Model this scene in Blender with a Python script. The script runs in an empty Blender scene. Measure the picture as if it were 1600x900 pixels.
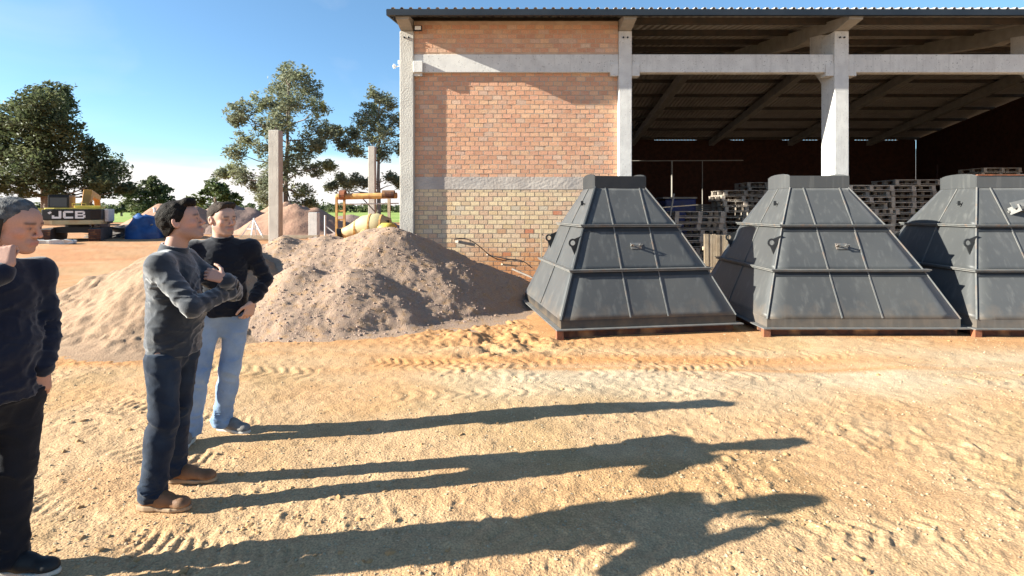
import bpy, math, random
import numpy as np
from mathutils import Vector, Matrix

# ---------------------------------------------------------------- camera, light, exposure
SC = bpy.context.scene
COL = SC.collection
CAMH = 1.68
cam_d = bpy.data.cameras.new('camera')
cam = bpy.data.objects.new('camera', cam_d); COL.objects.link(cam)
cam.location = (0, 0, CAMH); cam.rotation_euler = (math.radians(90), 0, 0)
cam_d.sensor_width = 36; cam_d.lens = 36*850/1600; cam_d.shift_y = -0.0763
cam_d.clip_start = .05; cam_d.clip_end = 3000
SC.camera = cam
SUN_EL = math.radians(23.0)
SUN_V = Vector((-1, -0.188, math.tan(SUN_EL)*math.hypot(1, .188))).normalized()
sun_d = bpy.data.lights.new('sun', 'SUN'); sun_d.energy = 5.0; sun_d.angle = math.radians(.5)
sun_d.color = (1.0, .965, .85)
sun = bpy.data.objects.new('sun', sun_d); COL.objects.link(sun)
sun.rotation_euler = (-SUN_V).to_track_quat('-Z', 'Y').to_euler(); sun.location = (-20, -5, 15)
W = bpy.data.worlds.new('World'); SC.world = W; W.use_nodes = True
def world():
    nt = W.node_tree; N = nt.nodes; L = nt.links; N.clear()
    out = N.new('ShaderNodeOutputWorld'); bg = N.new('ShaderNodeBackground')
    sky = N.new('ShaderNodeTexSky'); sky.sky_type = 'NISHITA'; sky.sun_disc = False
    sky.sun_elevation = SUN_EL; sky.sun_rotation = math.atan2(SUN_V.x, SUN_V.y)
    sky.air_density = 1.0; sky.dust_density = .3; sky.ozone_density = 1.0; sky.altitude = 600
    tc = N.new('ShaderNodeTexCoord'); sep = N.new('ShaderNodeSeparateXYZ')
    L.new(tc.outputs['Generated'], sep.inputs[0])
    mp = N.new('ShaderNodeMapping'); mp.inputs['Scale'].default_value = (1.6, 1.6, 9)
    L.new(tc.outputs['Generated'], mp.inputs[0])
    nz = N.new('ShaderNodeTexNoise'); nz.inputs['Scale'].default_value = 1.7; nz.inputs['Detail'].default_value = 7
    L.new(mp.outputs[0], nz.inputs[0])
    # cloud bank low over the horizon
    hz = N.new('ShaderNodeMapRange'); hz.inputs[1].default_value = .125; hz.inputs[2].default_value = .01
    hz.inputs[3].default_value = 0; hz.inputs[4].default_value = 1; L.new(sep.outputs[2], hz.inputs[0])
    add = N.new('ShaderNodeMath'); add.operation = 'ADD'; L.new(nz.outputs[0], add.inputs[0]); L.new(hz.outputs[0], add.inputs[1])
    cr = N.new('ShaderNodeMapRange'); cr.interpolation_type = 'SMOOTHSTEP'
    cr.inputs[1].default_value = .72; cr.inputs[2].default_value = 1.05; L.new(add.outputs[0], cr.inputs[0])
    # faint cirrus
    mp2 = N.new('ShaderNodeMapping'); mp2.inputs['Scale'].default_value = (3, 1.2, 5); mp2.inputs['Rotation'].default_value = (.3, .5, .6)
    L.new(tc.outputs['Generated'], mp2.inputs[0])
    n2 = N.new('ShaderNodeTexNoise'); n2.inputs['Scale'].default_value = 1.4; n2.inputs['Detail'].default_value = 9; n2.inputs['Distortion'].default_value = .6
    L.new(mp2.outputs[0], n2.inputs[0])
    c2 = N.new('ShaderNodeMapRange'); c2.inputs[1].default_value = .56; c2.inputs[2].default_value = .85; c2.inputs[4].default_value = .2
    L.new(n2.outputs[0], c2.inputs[0])
    mx = N.new('ShaderNodeMath'); mx.operation = 'MAXIMUM'; L.new(cr.outputs[0], mx.inputs[0]); L.new(c2.outputs[0], mx.inputs[1])
    hsv = N.new('ShaderNodeHueSaturation'); hsv.inputs['Saturation'].default_value = 1.18; hsv.inputs['Hue'].default_value = .497
    L.new(sky.outputs[0], hsv.inputs['Color'])
    lz = N.new('ShaderNodeMapRange'); lz.inputs[1].default_value = .42; lz.inputs[2].default_value = .03; L.new(sep.outputs[2], lz.inputs[0])
    lo_ = N.new('ShaderNodeMix'); lo_.data_type = 'RGBA'; lo_.blend_type = 'MULTIPLY'; L.new(lz.outputs[0], lo_.inputs[0])
    L.new(hsv.outputs[0], lo_.inputs[6]); lo_.inputs[7].default_value = (.62, .80, .97, 1)
    mix = N.new('ShaderNodeMix'); mix.data_type = 'RGBA'; L.new(mx.outputs[0], mix.inputs[0])
    L.new(lo_.outputs[2], mix.inputs[6]); mix.inputs[7].default_value = (5.0, 4.85, 4.7, 1)
    L.new(mix.outputs[2], bg.inputs[0]); bg.inputs[1].default_value = .070
    L.new(bg.outputs[0], out.inputs[0])
world()
SC.view_settings.view_transform = 'Standard'; SC.view_settings.look = 'None'
SC.view_settings.gamma = 1; SC.view_settings.exposure = 1.72
SC.cycles.max_bounces = 6; SC.cycles.diffuse_bounces = 3

R = random.Random(7)
# ---------------------------------------------------------------- numpy noise
def _h(i, j, k, s):
    n = (i*374761393 + j*668265263 + k*2147483647 + s*144665) & 0xffffffff
    n = ((n ^ (n >> 13))*1274126177) & 0xffffffff
    n = ((n ^ (n >> 16))*2246822519) & 0xffffffff
    return ((n ^ (n >> 15)) & 0xffffff)/float(0xffffff)
def vn(x, y, z=None, s=0):
    if z is None: z = np.zeros_like(x)
    xi = np.floor(x).astype(np.int64); yi = np.floor(y).astype(np.int64); zi = np.floor(z).astype(np.int64)
    fx = x-xi; fy = y-yi; fz = z-zi
    fx = fx*fx*(3-2*fx); fy = fy*fy*(3-2*fy); fz = fz*fz*(3-2*fz)
    def c(a, b, d): return _h(xi+a, yi+b, zi+d, s)
    def pl(d): return (c(0,0,d)*(1-fx)+c(1,0,d)*fx)*(1-fy) + (c(0,1,d)*(1-fx)+c(1,1,d)*fx)*fy
    if not np.any(z): return pl(0)*2-1
    return (pl(0)*(1-fz)+pl(1)*fz)*2-1
def fbm(x, y, oct=4, s=0, g=.5):
    a = 1.; t = 0
    for o in range(oct):
        t = t + a*vn(x*2**o+17.3*o, y*2**o-9.1*o, None, s+o); a *= g
    return t
def sstep(a, b, x):
    t = np.clip((x-a)/(b-a), 0, 1); return t*t*(3-2*t)

# ---------------------------------------------------------------- object helpers
def link(o, parent=None):
    COL.objects.link(o)
    if parent is not None: o.parent = parent
    return o
def tag(o, label=None, cat=None, group=None, kind=None):
    if label: o['label'] = label
    if cat: o['category'] = cat
    if group: o['group'] = group
    if kind: o['kind'] = kind
    return o
def empty(name, loc=(0,0,0), rz=0, label=None, cat=None, group=None):
    o = bpy.data.objects.new(name, None); o.empty_display_size = .2
    o.location = loc; o.rotation_euler = (0, 0, rz); link(o); return tag(o, label, cat, group)
def mesh_np(name, V, F, smooth=False):
    me = bpy.data.meshes.new(name); V = np.asarray(V, np.float32); F = np.asarray(F, np.int32)
    n = F.shape[1]
    me.vertices.add(len(V)); me.vertices.foreach_set('co', V.ravel())
    me.loops.add(F.size); me.loops.foreach_set('vertex_index', F.ravel())
    me.polygons.add(len(F)); me.polygons.foreach_set('loop_start', np.arange(0, F.size, n, dtype=np.int32))
    me.update(calc_edges=True)
    me.polygons.foreach_set('use_smooth', np.full(len(F), bool(smooth)))
    me.validate(); return me
def col_attr(me, C):
    a = me.color_attributes.new('Col', 'FLOAT_COLOR', 'POINT')
    C4 = np.ones((len(C), 4), np.float32); C4[:, :3] = C; a.data.foreach_set('color', C4.ravel())
class MB:
    def __init__(s): s.v = []; s.f = []
    def add(s, V, F):
        n = len(s.v); s.v += [tuple(p) for p in V]; s.f += [tuple(i+n for i in f) for f in F]; return s
    def box(s, c, d, rot=None, jit=0):
        V = []
        for dx in (-.5, .5):
            for dy in (-.5, .5):
                for dz in (-.5, .5):
                    p = Vector((dx*d[0], dy*d[1], dz*d[2]))
                    if jit: p += Vector([R.uniform(-jit, jit) for _ in range(3)])
                    if rot is not None: p = rot @ p
                    V.append(p+Vector(c))
        return s.add(V, [(0,1,3,2),(4,6,7,5),(0,4,5,1),(2,3,7,6),(0,2,6,4),(1,5,7,3)])
    def bx(s, x0, x1, y0, y1, z0, z1):
        return s.box(((x0+x1)/2, (y0+y1)/2, (z0+z1)/2), (x1-x0, y1-y0, z1-z0))
    def bar(s, a, b, w, h, up=(0,0,1)):
        a = Vector(a); b = Vector(b); d = (b-a).normalized(); u = Vector(up)
        if abs(d.dot(u)) > .95: u = Vector((1, 0, 0))
        x = d.cross(u).normalized(); u = x.cross(d)
        V = [p+x*(i*w/2)+u*(j*h/2) for p in (a, b) for i, j in ((-1,-1),(1,-1),(1,1),(-1,1))]
        return s.add(V, [(3,2,1,0),(4,5,6,7),(0,1,5,4),(1,2,6,5),(2,3,7,6),(3,0,4,7)])
    def tube(s, pts, rad, n=8, cap=True):
        pts = [Vector(p) for p in pts]
        if not hasattr(rad, '__len__'): rad = [rad]*len(pts)
        rings = []; V = []; F = []
        for i, p in enumerate(pts):
            d = (pts[min(i+1, len(pts)-1)]-pts[max(i-1, 0)]).normalized()
            u = Vector((0,0,1)) if abs(d.z) < .9 else Vector((1,0,0))
            x = d.cross(u).normalized(); y = x.cross(d)
            for k in range(n):
                a = 2*math.pi*k/n; V.append(p+(x*math.cos(a)+y*math.sin(a))*rad[i])
        for i in range(len(pts)-1):
            for k in range(n):
                F.append((i*n+k, i*n+(k+1)%n, (i+1)*n+(k+1)%n, (i+1)*n+k))
        if cap: F.append(tuple(range(n-1, -1, -1))); F.append(tuple((len(pts)-1)*n+k for k in range(n)))
        return s.add(V, F)
    def prism(s, poly, axis, a, b):
        # poly: list of 2D points; extruded along axis from a to b
        def P(u, v, t): return {'x': (t, u, v), 'y': (u, t, v), 'z': (u, v, t)}[axis]
        n = len(poly); V = [P(u, v, a) for u, v in poly]+[P(u, v, b) for u, v in poly]
        F = [tuple(range(n)), tuple(range(2*n-1, n-1, -1))]+[(i, i+n, (i+1)%n+n, (i+1)%n) for i in range(n)]
        return s.add(V, F)
    def mesh(s, name, mat, smooth=False):
        me = bpy.data.meshes.new(name); me.from_pydata(s.v, [], s.f)
        if smooth: me.polygons.foreach_set('use_smooth', np.ones(len(me.polygons), bool))
        me.materials.append(mat); me.validate()
        import bmesh
        b = bmesh.new(); b.from_mesh(me); bmesh.ops.recalc_face_normals(b, faces=b.faces); b.to_mesh(me); b.free()
        return me
    def build(s, name, mat, parent=None, smooth=False, bevel=0, kind=None):
        o = bpy.data.objects.new(name, s.mesh(name, mat, smooth)); link(o, parent)
        if bevel:
            m = o.modifiers.new('bevel', 'BEVEL'); m.width = bevel; m.segments = 2; m.limit_method = 'ANGLE'
        if kind: o['kind'] = kind
        return o
def put(name, me, parent=None, loc=None, mat=None):
    o = bpy.data.objects.new(name, me); link(o, parent)
    if loc is not None: o.location = loc
    if mat is not None and not me.materials: me.materials.append(mat)
    return o

# ---------------------------------------------------------------- materials
def M_(name, c1, c2=None, rough=.8, scale=4, bump=0, bscale=40, metal=0, c3=None, streak=None, attr=False, detail=6,
       lo=.35, hi=.65, obj_var=0, spec=.3, fine=0, world_pos=False, bdist=.01, speck=None, sss=0):
    m = bpy.data.materials.new(name); m.use_nodes = True; nt = m.node_tree; N = nt.nodes; L = nt.links
    b = N['Principled BSDF']; b.inputs['Roughness'].default_value = rough; b.inputs['Metallic'].default_value = metal
    b.inputs['Specular IOR Level'].default_value = spec
    if world_pos: g = N.new('ShaderNodeNewGeometry'); src = g.outputs['Position']
    else: tc = N.new('ShaderNodeTexCoord'); src = tc.outputs['Object']
    def noise(sc, det=detail, vec=None, dist=0):
        n = N.new('ShaderNodeTexNoise'); n.inputs['Scale'].default_value = sc; n.inputs['Detail'].default_value = det
        n.inputs['Distortion'].default_value = dist; L.new(vec or src, n.inputs['Vector']); return n.outputs['Fac']
    def ramp(f, a, c): 
        r = N.new('ShaderNodeMapRange'); r.inputs[1].default_value = a; r.inputs[2].default_value = c; L.new(f, r.inputs[0]); return r.outputs[0]
    def mix(f, a, c, mode='MIX'):
        x = N.new('ShaderNodeMix'); x.data_type = 'RGBA'; x.blend_type = mode
        if hasattr(f, 'links'): L.new(f, x.inputs[0])
        else: x.inputs[0].default_value = f
        for sock, val in ((x.inputs[6], a), (x.inputs[7], c)):
            if hasattr(val, 'links'): L.new(val, sock)
            else: sock.default_value = (*val, 1)
        return x.outputs[2]
    c = c1
    if attr:
        a = N.new('ShaderNodeVertexColor'); a.layer_name = 'Col'; c = a.outputs[0]
    if c2 is not None: c = mix(ramp(noise(scale), lo, hi), c, c2)
    if c3 is not None: c = mix(ramp(noise(scale*.37+.13, 8), .52, .68), c, c3)
    if streak is not None:
        mp = N.new('ShaderNodeMapping'); mp.inputs['Scale'].default_value = (9, 9, .7); L.new(src, mp.inputs[0])
        f = ramp(noise(1.6, 5, mp.outputs[0]), .54, .8); c = mix(f, c, streak)
    if speck is not None:
        c = mix(ramp(noise(speck[1], 2), speck[2], speck[2]+.06), c, speck[0])
    if fine:
        f = ramp(noise(bscale*1.3, 3), .3, .7)
        mm = N.new('ShaderNodeMath'); mm.operation = 'MULTIPLY_ADD'; L.new(f, mm.inputs[0]); mm.inputs[1].default_value = 2*fine; mm.inputs[2].default_value = 1-fine
        cb = N.new('ShaderNodeCombineColor'); [L.new(mm.outputs[0], cb.inputs[i]) for i in range(3)]
        c = mix(1.0, c, cb.outputs[0], 'MULTIPLY')
    if obj_var:
        oi = N.new('ShaderNodeObjectInfo'); mm = N.new('ShaderNodeMath'); mm.operation = 'MULTIPLY_ADD'
        L.new(oi.outputs['Random'], mm.inputs[0]); mm.inputs[1].default_value = 2*obj_var; mm.inputs[2].default_value = 1-obj_var
        cb = N.new('ShaderNodeCombineColor'); [L.new(mm.outputs[0], cb.inputs[i]) for i in range(3)]
        c = mix(1.0, c, cb.outputs[0], 'MULTIPLY')
    if hasattr(c, 'links'): L.new(c, b.inputs['Base Color'])
    else: b.inputs['Base Color'].default_value = (*c, 1)
    if sss: b.inputs['Subsurface Weight'].default_value = sss; b.inputs['Subsurface Radius'].default_value = (.02, .008, .004)
    if bump:
        bp = N.new('ShaderNodeBump'); bp.inputs['Strength'].default_value = bump; bp.inputs['Distance'].default_value = bdist
        L.new(noise(bscale, 7), bp.inputs['Height']); L.new(bp.outputs[0], b.inputs['Normal'])
    m['_b'] = 1
    return m
MAT = {}
MAT['concrete'] = M_('concrete', (.62,.60,.56), (.53,.51,.48), .85, 5, .35, 30, streak=(.46,.44,.41), world_pos=True, speck=((.22,.2,.18), 35, .66))
MAT['concrete_rough'] = M_('rough_concrete', (.44,.41,.36), (.52,.49,.43), .9, 3, .6, 40, streak=(.34,.31,.28), world_pos=True, bdist=.02)
MAT['shaded_concrete'] = M_('shaded_concrete', (.34,.31,.27), (.27,.25,.22), .9, 5, .3, 30, world_pos=True)  # darker copy of concrete, with the shed's shade put into its colour
MAT['mortar'] = M_('mortar', (.44,.37,.29), (.34,.28,.22), .95, 6, .8, 50, world_pos=True)
MAT['mortar_red'] = M_('mortar_red_wall', (.46,.31,.22), (.52,.38,.27), .95, 7, .8, 50, world_pos=True)
MAT['roof'] = M_('zinc_sheet', (.50,.46,.41), (.40,.365,.33), .55, 2, 0, metal=.0, streak=(.36,.30,.25), world_pos=True)
MAT['fascia'] = M_('fascia_steel', (.012,.018,.026), (.02,.026,.034), .5, 2)
MAT['purlin'] = M_('purlin_steel', (.05,.045,.04), (.08,.06,.045), .6, 5)
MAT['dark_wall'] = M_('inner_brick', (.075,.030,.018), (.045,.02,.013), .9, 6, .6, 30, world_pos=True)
MAT['floor'] = M_('shed_floor', (.22,.17,.13), (.14,.11,.09), .9, 1.2, .5, 20, world_pos=True)
MAT['wood'] = M_('pallet_wood', (.36,.31,.26), (.25,.21,.175), .85, 6, .4, 60, obj_var=.25)
MAT['wood_new'] = M_('pale_wood', (.48,.38,.26), (.36,.27,.18), .85, 7, .4, 60, obj_var=.2)
MAT['hopper'] = M_('grey_painted_steel', (.046,.048,.049), (.056,.058,.058), .48, 1.3, .06, 9, c3=(.072,.072,.068), streak=(.095,.096,.092), spec=.35, obj_var=.08, bdist=.015)
MAT['hopper'].node_tree.nodes['Principled BSDF'].inputs['Sheen Weight'].default_value = .35
MAT['hopper'].node_tree.nodes['Principled BSDF'].inputs['Sheen Roughness'].default_value = .45
MAT['hopper_edge'] = M_('worn_steel_edge', (.11,.115,.115), (.16,.155,.145), .5, 9, .2, 30, streak=(.2,.13,.09))
MAT['hopper_dark'] = M_('shaded_steel', (.022,.025,.028), (.035,.036,.037), .5, 3, .1, 20)
MAT['primer'] = M_('rust_primer', (.30,.10,.045), (.14,.07,.045), .75, 9, .3, 40)
MAT['rust'] = M_('rusty_skirt', (.12,.05,.03), (.05,.03,.025), .85, 7, .4, 40, c3=(.32,.17,.08))
MAT['white'] = M_('white_paint', (.78,.78,.75), rough=.6)
MAT['black'] = M_('black_plastic', (.012,.012,.013), rough=.35)
MAT['yellow'] = M_('machine_yellow', (.70,.55,.10), (.55,.42,.09), .5, 3)
MAT['orange'] = M_('boom_orange', (.62,.30,.05), (.5,.22,.05), .5, 3)
MAT['olive'] = M_('khaki_paint', (.42,.39,.22), (.5,.42,.24), .6, 3, c3=(.40,.24,.12))
MAT['yrust'] = M_('rusty_yellow', (.58,.36,.12), (.36,.17,.07), .7, 6)
MAT['tarp'] = M_('blue_tarp', (.015,.055,.17), (.02,.08,.24), .4, 3, .3, 8, bdist=.05)
MAT['junk'] = M_('scrap', (.05,.045,.05), (.10,.08,.07), .8, 5)
MAT['bark'] = M_('bark', (.17,.13,.10), (.26,.21,.17), .9, 4, .5, 15)
MAT['blueplastic'] = M_('blue_wrap', (.03,.04,.16), (.05,.05,.1), .5, 4)
def leafmat(name, a, b, c):
    m = M_(name, a, b, .55, .9, world_pos=True, lo=.4, hi=.6, c3=c, spec=.25, fine=.35, bscale=3)
    p = m.node_tree.nodes['Principled BSDF']; p.inputs['Transmission Weight'].default_value = 0
    return m
_lm = leafmat
def leafmat(*a):
    m = _lm(*a); nt = m.node_tree; N = nt.nodes; L = nt.links; b = N['Principled BSDF']; out = N['Material Output']
    src = b.inputs['Base Color'].links[0].from_socket
    t = N.new('ShaderNodeBsdfTranslucent'); L.new(src, t.inputs[0]); mx = N.new('ShaderNodeMixShader'); mx.inputs[0].default_value = .45
    L.new(b.outputs[0], mx.inputs[1]); L.new(t.outputs[0], mx.inputs[2]); L.new(mx.outputs[0], out.inputs[0]); return m
def mud_splash(m, z0, z1, col, amt=.6):
    nt = m.node_tree; N = nt.nodes; L = nt.links; b = N['Principled BSDF']; src = b.inputs['Base Color'].links[0].from_socket
    tc = N.new('ShaderNodeTexCoord'); sp = N.new('ShaderNodeSeparateXYZ'); L.new(tc.outputs['Object'], sp.inputs[0])
    nz = N.new('ShaderNodeTexNoise'); nz.inputs['Scale'].default_value = 6; nz.inputs['Detail'].default_value = 8; L.new(tc.outputs['Object'], nz.inputs[0])
    a = N.new('ShaderNodeMath'); a.operation = 'MULTIPLY_ADD'; L.new(nz.outputs[0], a.inputs[0]); a.inputs[1].default_value = (z1-z0)*1.6; L.new(sp.outputs[2], a.inputs[2])
    mr = N.new('ShaderNodeMapRange'); mr.inputs[1].default_value = z1+(z1-z0)*.55; mr.inputs[2].default_value = z0; mr.inputs[4].default_value = amt; L.new(a.outputs[0], mr.inputs[0])
    mx = N.new('ShaderNodeMix'); mx.data_type = 'RGBA'; L.new(mr.outputs[0], mx.inputs[0]); L.new(src, mx.inputs[6]); mx.inputs[7].default_value = (*col, 1)
    L.new(mx.outputs[2], b.inputs['Base Color'])
mud_splash(MAT['hopper'], .1, .5, (.27,.19,.12), .6); mud_splash(MAT['hopper_dark'], .08, .32, (.25,.17,.10), .7)
MAT['leaf_dark'] = leafmat('leaves_dark', (.065,.085,.038), (.11,.125,.06), (.16,.17,.08))
MAT['leaf_euc'] = leafmat('leaves_eucalyptus', (.17,.19,.12), (.23,.24,.15), (.27,.28,.11))
MAT['leaf_lime'] = leafmat('leaves_light', (.10,.13,.045), (.07,.10,.035), (.16,.18,.05))
# ---------------------------------------------------------------- ground
def terr(x, y):           # broad relief of the yard: rises a little behind the yard on the left
    return .25*sstep(15, 27, y)*sstep(-2.4, -5, x)
FEET = [(-1.94,3.06),(-1.92,3.36),(-2.24,4.15),(-2.29,3.88),(-2.16,2.6),(-2.2,2.45),(-2.45,2.35)]
HOPS = [(1.67,8.6,9.5),(4.68,8.55,0.),(7.44,8.55,0.)]
TRK = [ ([(-1.2,4.9),(1.5,5.0),(4.5,4.75),(8.5,4.4)], .14, .16, .026, .7), ([(-1.0,5.5),(1.8,5.55),(4.8,5.3),(9,4.9)], .14, .16, .026, .7), ([(.4,2.3),(1.6,3.0),(3.2,3.5),(6.5,4.0)], .10, .028, .010, 0), ([(-1.2,2.35),(.4,2.9),(2.0,3.9),(3.0,5.0)], .10, .03, .009, 0), ([(-3.5,5.7),(-1.0,5.6),(1.2,6.3),(3.5,6.55)], .2, .14, .03, .9), ([(-6.5,10.6),(-12,11.2),(-20,11.8)], .3, .12, .06, 0),
    # polyline, half width, pitch, depth, chevron
    ([(-2.95,4.0),(-2.45,3.72),(-1.9,3.62),(-1.35,3.75)], .15, .085, .032, .7),
    ([(-3.1,3.25),(-2.2,2.82),(-1.4,2.62),(-.9,2.55)], .15, .075, .030, .9),
    ([(-3.6,4.75),(-2.6,4.35),(-2.0,4.28),(-1.2,4.45)], .15, .085, .028, .8),
    ([(-1.8,6.05),(0,5.85),(1.5,5.75),(2.9,6.2),(4.4,6.3)], .16, .11, .030, .9),
    ([(-2.5,5.2),(-.6,5.35),(1.6,5.25)], .12, .09, .010, .6),
    ([(-.8,6.9),(.0,7.05),(.5,7.15)], .22, .12, .05, .9),
    ([(-1.1,7.6),(-.5,7.9),(.1,8.4)], .2, .12, .05, .9),
    ([(.2,3.75),(1.3,4.0),(2.6,4.35),(4.0,4.6)], .12, .03, .007, 0),
    ([(-.9,3.0),(.2,2.85),(1.0,2.75),(1.9,2.85),(3.2,3.0)], .13, .13, .034, .9),
    ([(-.6,3.72),(.3,3.62),(.9,3.6)], .06, .10, .025, .9),
    ([(2.35,4.35),(2.75,3.95),(3.3,3.7),(4.6,3.6)], .13, .17, .030, .4),
    ([(.2,3.1),(.9,3.6),(1.7,4.0)], .05, .02, .006, 0),
    ([(1.5,2.55),(2.3,2.8),(3.4,2.85)], .18, .08, .014, 1.0),
    ([(-4.6,9.0),(-9,10.5),(-16,12)], .2, .15, .04, .5),
    ([(-5,12.0),(-12,13.5),(-22,14)], .25, .2, .05, .5),
    ([(-1.6,3.4),(-1.0,3.15),(-.6,3.1)], .09, .085, .022, .8),
]
def tracks(x, y):
    D = np.zeros_like(x); RIM = np.zeros_like(x)
    for pts, hw, pitch, dep, ch in TRK:
        s0 = 0
        P = []
        for i in range(len(pts)-1):      # smooth polyline by Catmull-Rom
            p0 = np.array(pts[max(i-1,0)]); p1 = np.array(pts[i]); p2 = np.array(pts[i+1]); p3 = np.array(pts[min(i+2,len(pts)-1)])
            for t in np.linspace(0, 1, 7)[:-1]:
                P.append(.5*((2*p1)+(-p0+p2)*t+(2*p0-5*p1+4*p2-p3)*t*t+(-p0+3*p1-3*p2+p3)*t**3))
        P.append(np.array(pts[-1], float)); P = np.array(P)
        m = (x > P[:,0].min()-.5) & (x < P[:,0].max()+.5) & (y > P[:,1].min()-.5) & (y < P[:,1].max()+.5)
        if not m.any(): continue
        X = x[m]; Y = y[m]; best = np.full(X.shape, 9.); S = np.zeros_like(X); V = np.zeros_like(X); A = s0
        tot = np.hypot(*(P[1:]-P[:-1]).T).sum()
        for a, b in zip(P[:-1], P[1:]):
            d = b-a; l = math.hypot(*d); u = d/l
            t = np.clip((X-a[0])*u[0]+(Y-a[1])*u[1], 0, l)
            dx = X-a[0]-t*u[0]; dy = Y-a[1]-t*u[1]; dd = np.hypot(dx, dy); v = -dx*u[1]+dy*u[0]
            k = dd < best; best[k] = dd[k]; S[k] = A+t[k]; V[k] = v[k]; A += l
        keep = sstep(-.6, .35, fbm(X*1.7, Y*1.7, 2, 77+int(pitch*1000)))*sstep(0, .25, S)*sstep(tot, tot-.25, S)
        e = sstep(hw*1.05, hw*.8, best)
        if ch == 0: pat = np.sin(2*math.pi*V/pitch/1.0)*.5
        else:
            ph = S/pitch+ch*np.abs(V)/hw*.9+fbm(X*5, Y*5, 2, 3)*.22
            pat = np.clip(np.sin(2*math.pi*ph)*1.6, -1, 1)*.5
        D[m] += dep*.32*(e*pat - .25*e)*keep
        D[m] += dep*.3*keep*np.exp(-((best-hw*1.2)/(hw*.22))**2)*(.5+.5*vn(X*14, Y*14, None, 5))
    return D
def ground_h(x, y):
    near = sstep(14, 9, y)
    h = .022*fbm(x*.7, y*.7, 2, 11)
    rough = sstep(-.3, .5, fbm(x*.6+3, y*.9, 3, 21))          # patches of loose earth
    loose = np.maximum(sstep(1.6, .3, np.hypot(x+.2, (y-7.2))), .0)
    g = .004*fbm(x*6, y*6, 2, 31)+(.0030+.0025*rough+.012*loose)*fbm(x*19, y*19, 3, 41)
    cl = np.clip(vn(x*26, y*26, None, 51)-.45, 0, 1)*.022*rough*(.6+loose*.8)
    cl += np.clip(vn(x*11, y*11, None, 52)-.55, 0, 1)*.035*rough*sstep(.0, .6, fbm(x*1.3, y*1.3, 2, 55))
    h = h + (g+cl)*near + tracks(x, y)*near + .05*loose*fbm(x*4, y*4, 2, 61)
    damp = np.ones_like(x)
    for fx, fy in FEET: damp *= sstep(.10, .28, np.hypot(x-fx, y-fy))*.8+.2
    for hx, hy, hr in HOPS:
        damp *= sstep(1.2, 1.6, np.maximum(np.abs(x-hx), np.abs(y-hy)))
    damp = damp*(1-.9*sstep(-2.6, -2.2, x)*sstep(11.2, 11.5, y))
    return h*damp
def make_ground():
    ys = [1.15]
    while ys[-1] < 13.5: ys.append(ys[-1]*1.0036+.0003)
    while ys[-1] < 90: ys.append(ys[-1]*1.03)
    while ys[-1] < 2500: ys.append(ys[-1]*1.35)
    ys = [-60., -25, -10, -4, -1, .2, .8]+ys
    ys = np.array(ys)
    s = np.concatenate([np.linspace(-4, -1.12, 40)[:-1], np.linspace(-1.12, 1.12, 880), np.linspace(1.12, 4, 40)[1:]])
    w = np.maximum(ys, .0)+.35+np.where(ys < .7, 6+np.abs(ys)*.8, 0)
    X = s[None, :]*w[:, None]; Y = np.repeat(ys[:, None], len(s), 1)
    x = X.ravel(); y = Y.ravel()
    z = terr(x, y)
    m = (y < 15) & (y > .9); z[m] += ground_h(x[m], y[m])
    z[(y > 15)] += .04*fbm(x[y > 15]*.25, y[y > 15]*.25, 3, 9)
    ny, nx = X.shape; i = np.arange(ny*nx).reshape(ny, nx)
    F = np.stack([i[:-1,:-1], i[:-1,1:], i[1:,1:], i[1:,:-1]], -1).reshape(-1, 4)
    me = mesh_np('ground', np.stack([x, y, z], 1), F, True)
    tan = np.array([.455,.292,.158]); ora = np.array([.455,.225,.09]); gra = np.array([.47,.375,.26]); red = np.array([.43,.20,.095]); dk = np.array([.37,.235,.11])
    n1 = fbm(x*.5, y*1.1, 4, 71); n2 = fbm(x*.35+5, y*.9, 4, 72)
    C = np.repeat(tan[None], len(x), 0)
    def mx(C, c, f): return C*(1-f[:, None])+c[None]*f[:, None]
    C = mx(C, dk, .6*sstep(.1, .8, fbm(x*1.2, y*1.2, 4, 75)))
    # pale gravel strewn through the middle of the yard
    gm = np.exp(-((y-5.5-.03*x)/.75)**2)*sstep(-1.5, .6, x)*sstep(-.9, .25, n1+.25)
    gm = np.maximum(gm, .5*np.exp(-((y-4.6)/.9)**2)*sstep(.5, 3, x)*sstep(-.3, .6, n2))
    C = mx(C, gra, np.clip(gm, 0, 1)*.85)
    om = np.exp(-((y-6.05-.02*x)/.35)**2)*sstep(6, 2, x)*sstep(-.5, .3, n2)
    om = np.maximum(om, np.exp(-((y-5.72-.01*x)/.09)**2)*sstep(-2.5, .0, x)*sstep(7, 3, x)*.8)
    om = np.maximum(om, sstep(6.2, 7.0, y)*sstep(-.5, .4, n1)*.8)
    om = np.maximum(om, .28*sstep(.1, .8, fbm(x*.9-3, y*1.2, 4, 79)))
    C = mx(C, ora, np.clip(om, 0, 1))
    rm = sstep(9, 17, y)*sstep(-2, -4, x); C = mx(C, red, np.clip(rm*(.65+.35*n1), 0, 1))
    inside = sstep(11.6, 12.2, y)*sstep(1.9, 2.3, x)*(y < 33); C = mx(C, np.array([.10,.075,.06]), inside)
    C *= (1+.10*fbm(x*7, y*7, 3, 81))[:, None]
    col_attr(me, np.clip(C, .02, .8))
    m = M_('packed_earth', (0,0,0), None, .95, 3, .75, 70, attr=True, fine=.30, world_pos=True, bdist=.012, speck=((.52,.43,.30), 38, .68), spec=.15)
    me.materials.append(m)
    o = bpy.data.objects.new('ground', me); link(o); tag(o, 'sandy orange earth yard with tyre marks', kind='structure')
make_ground()

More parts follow.
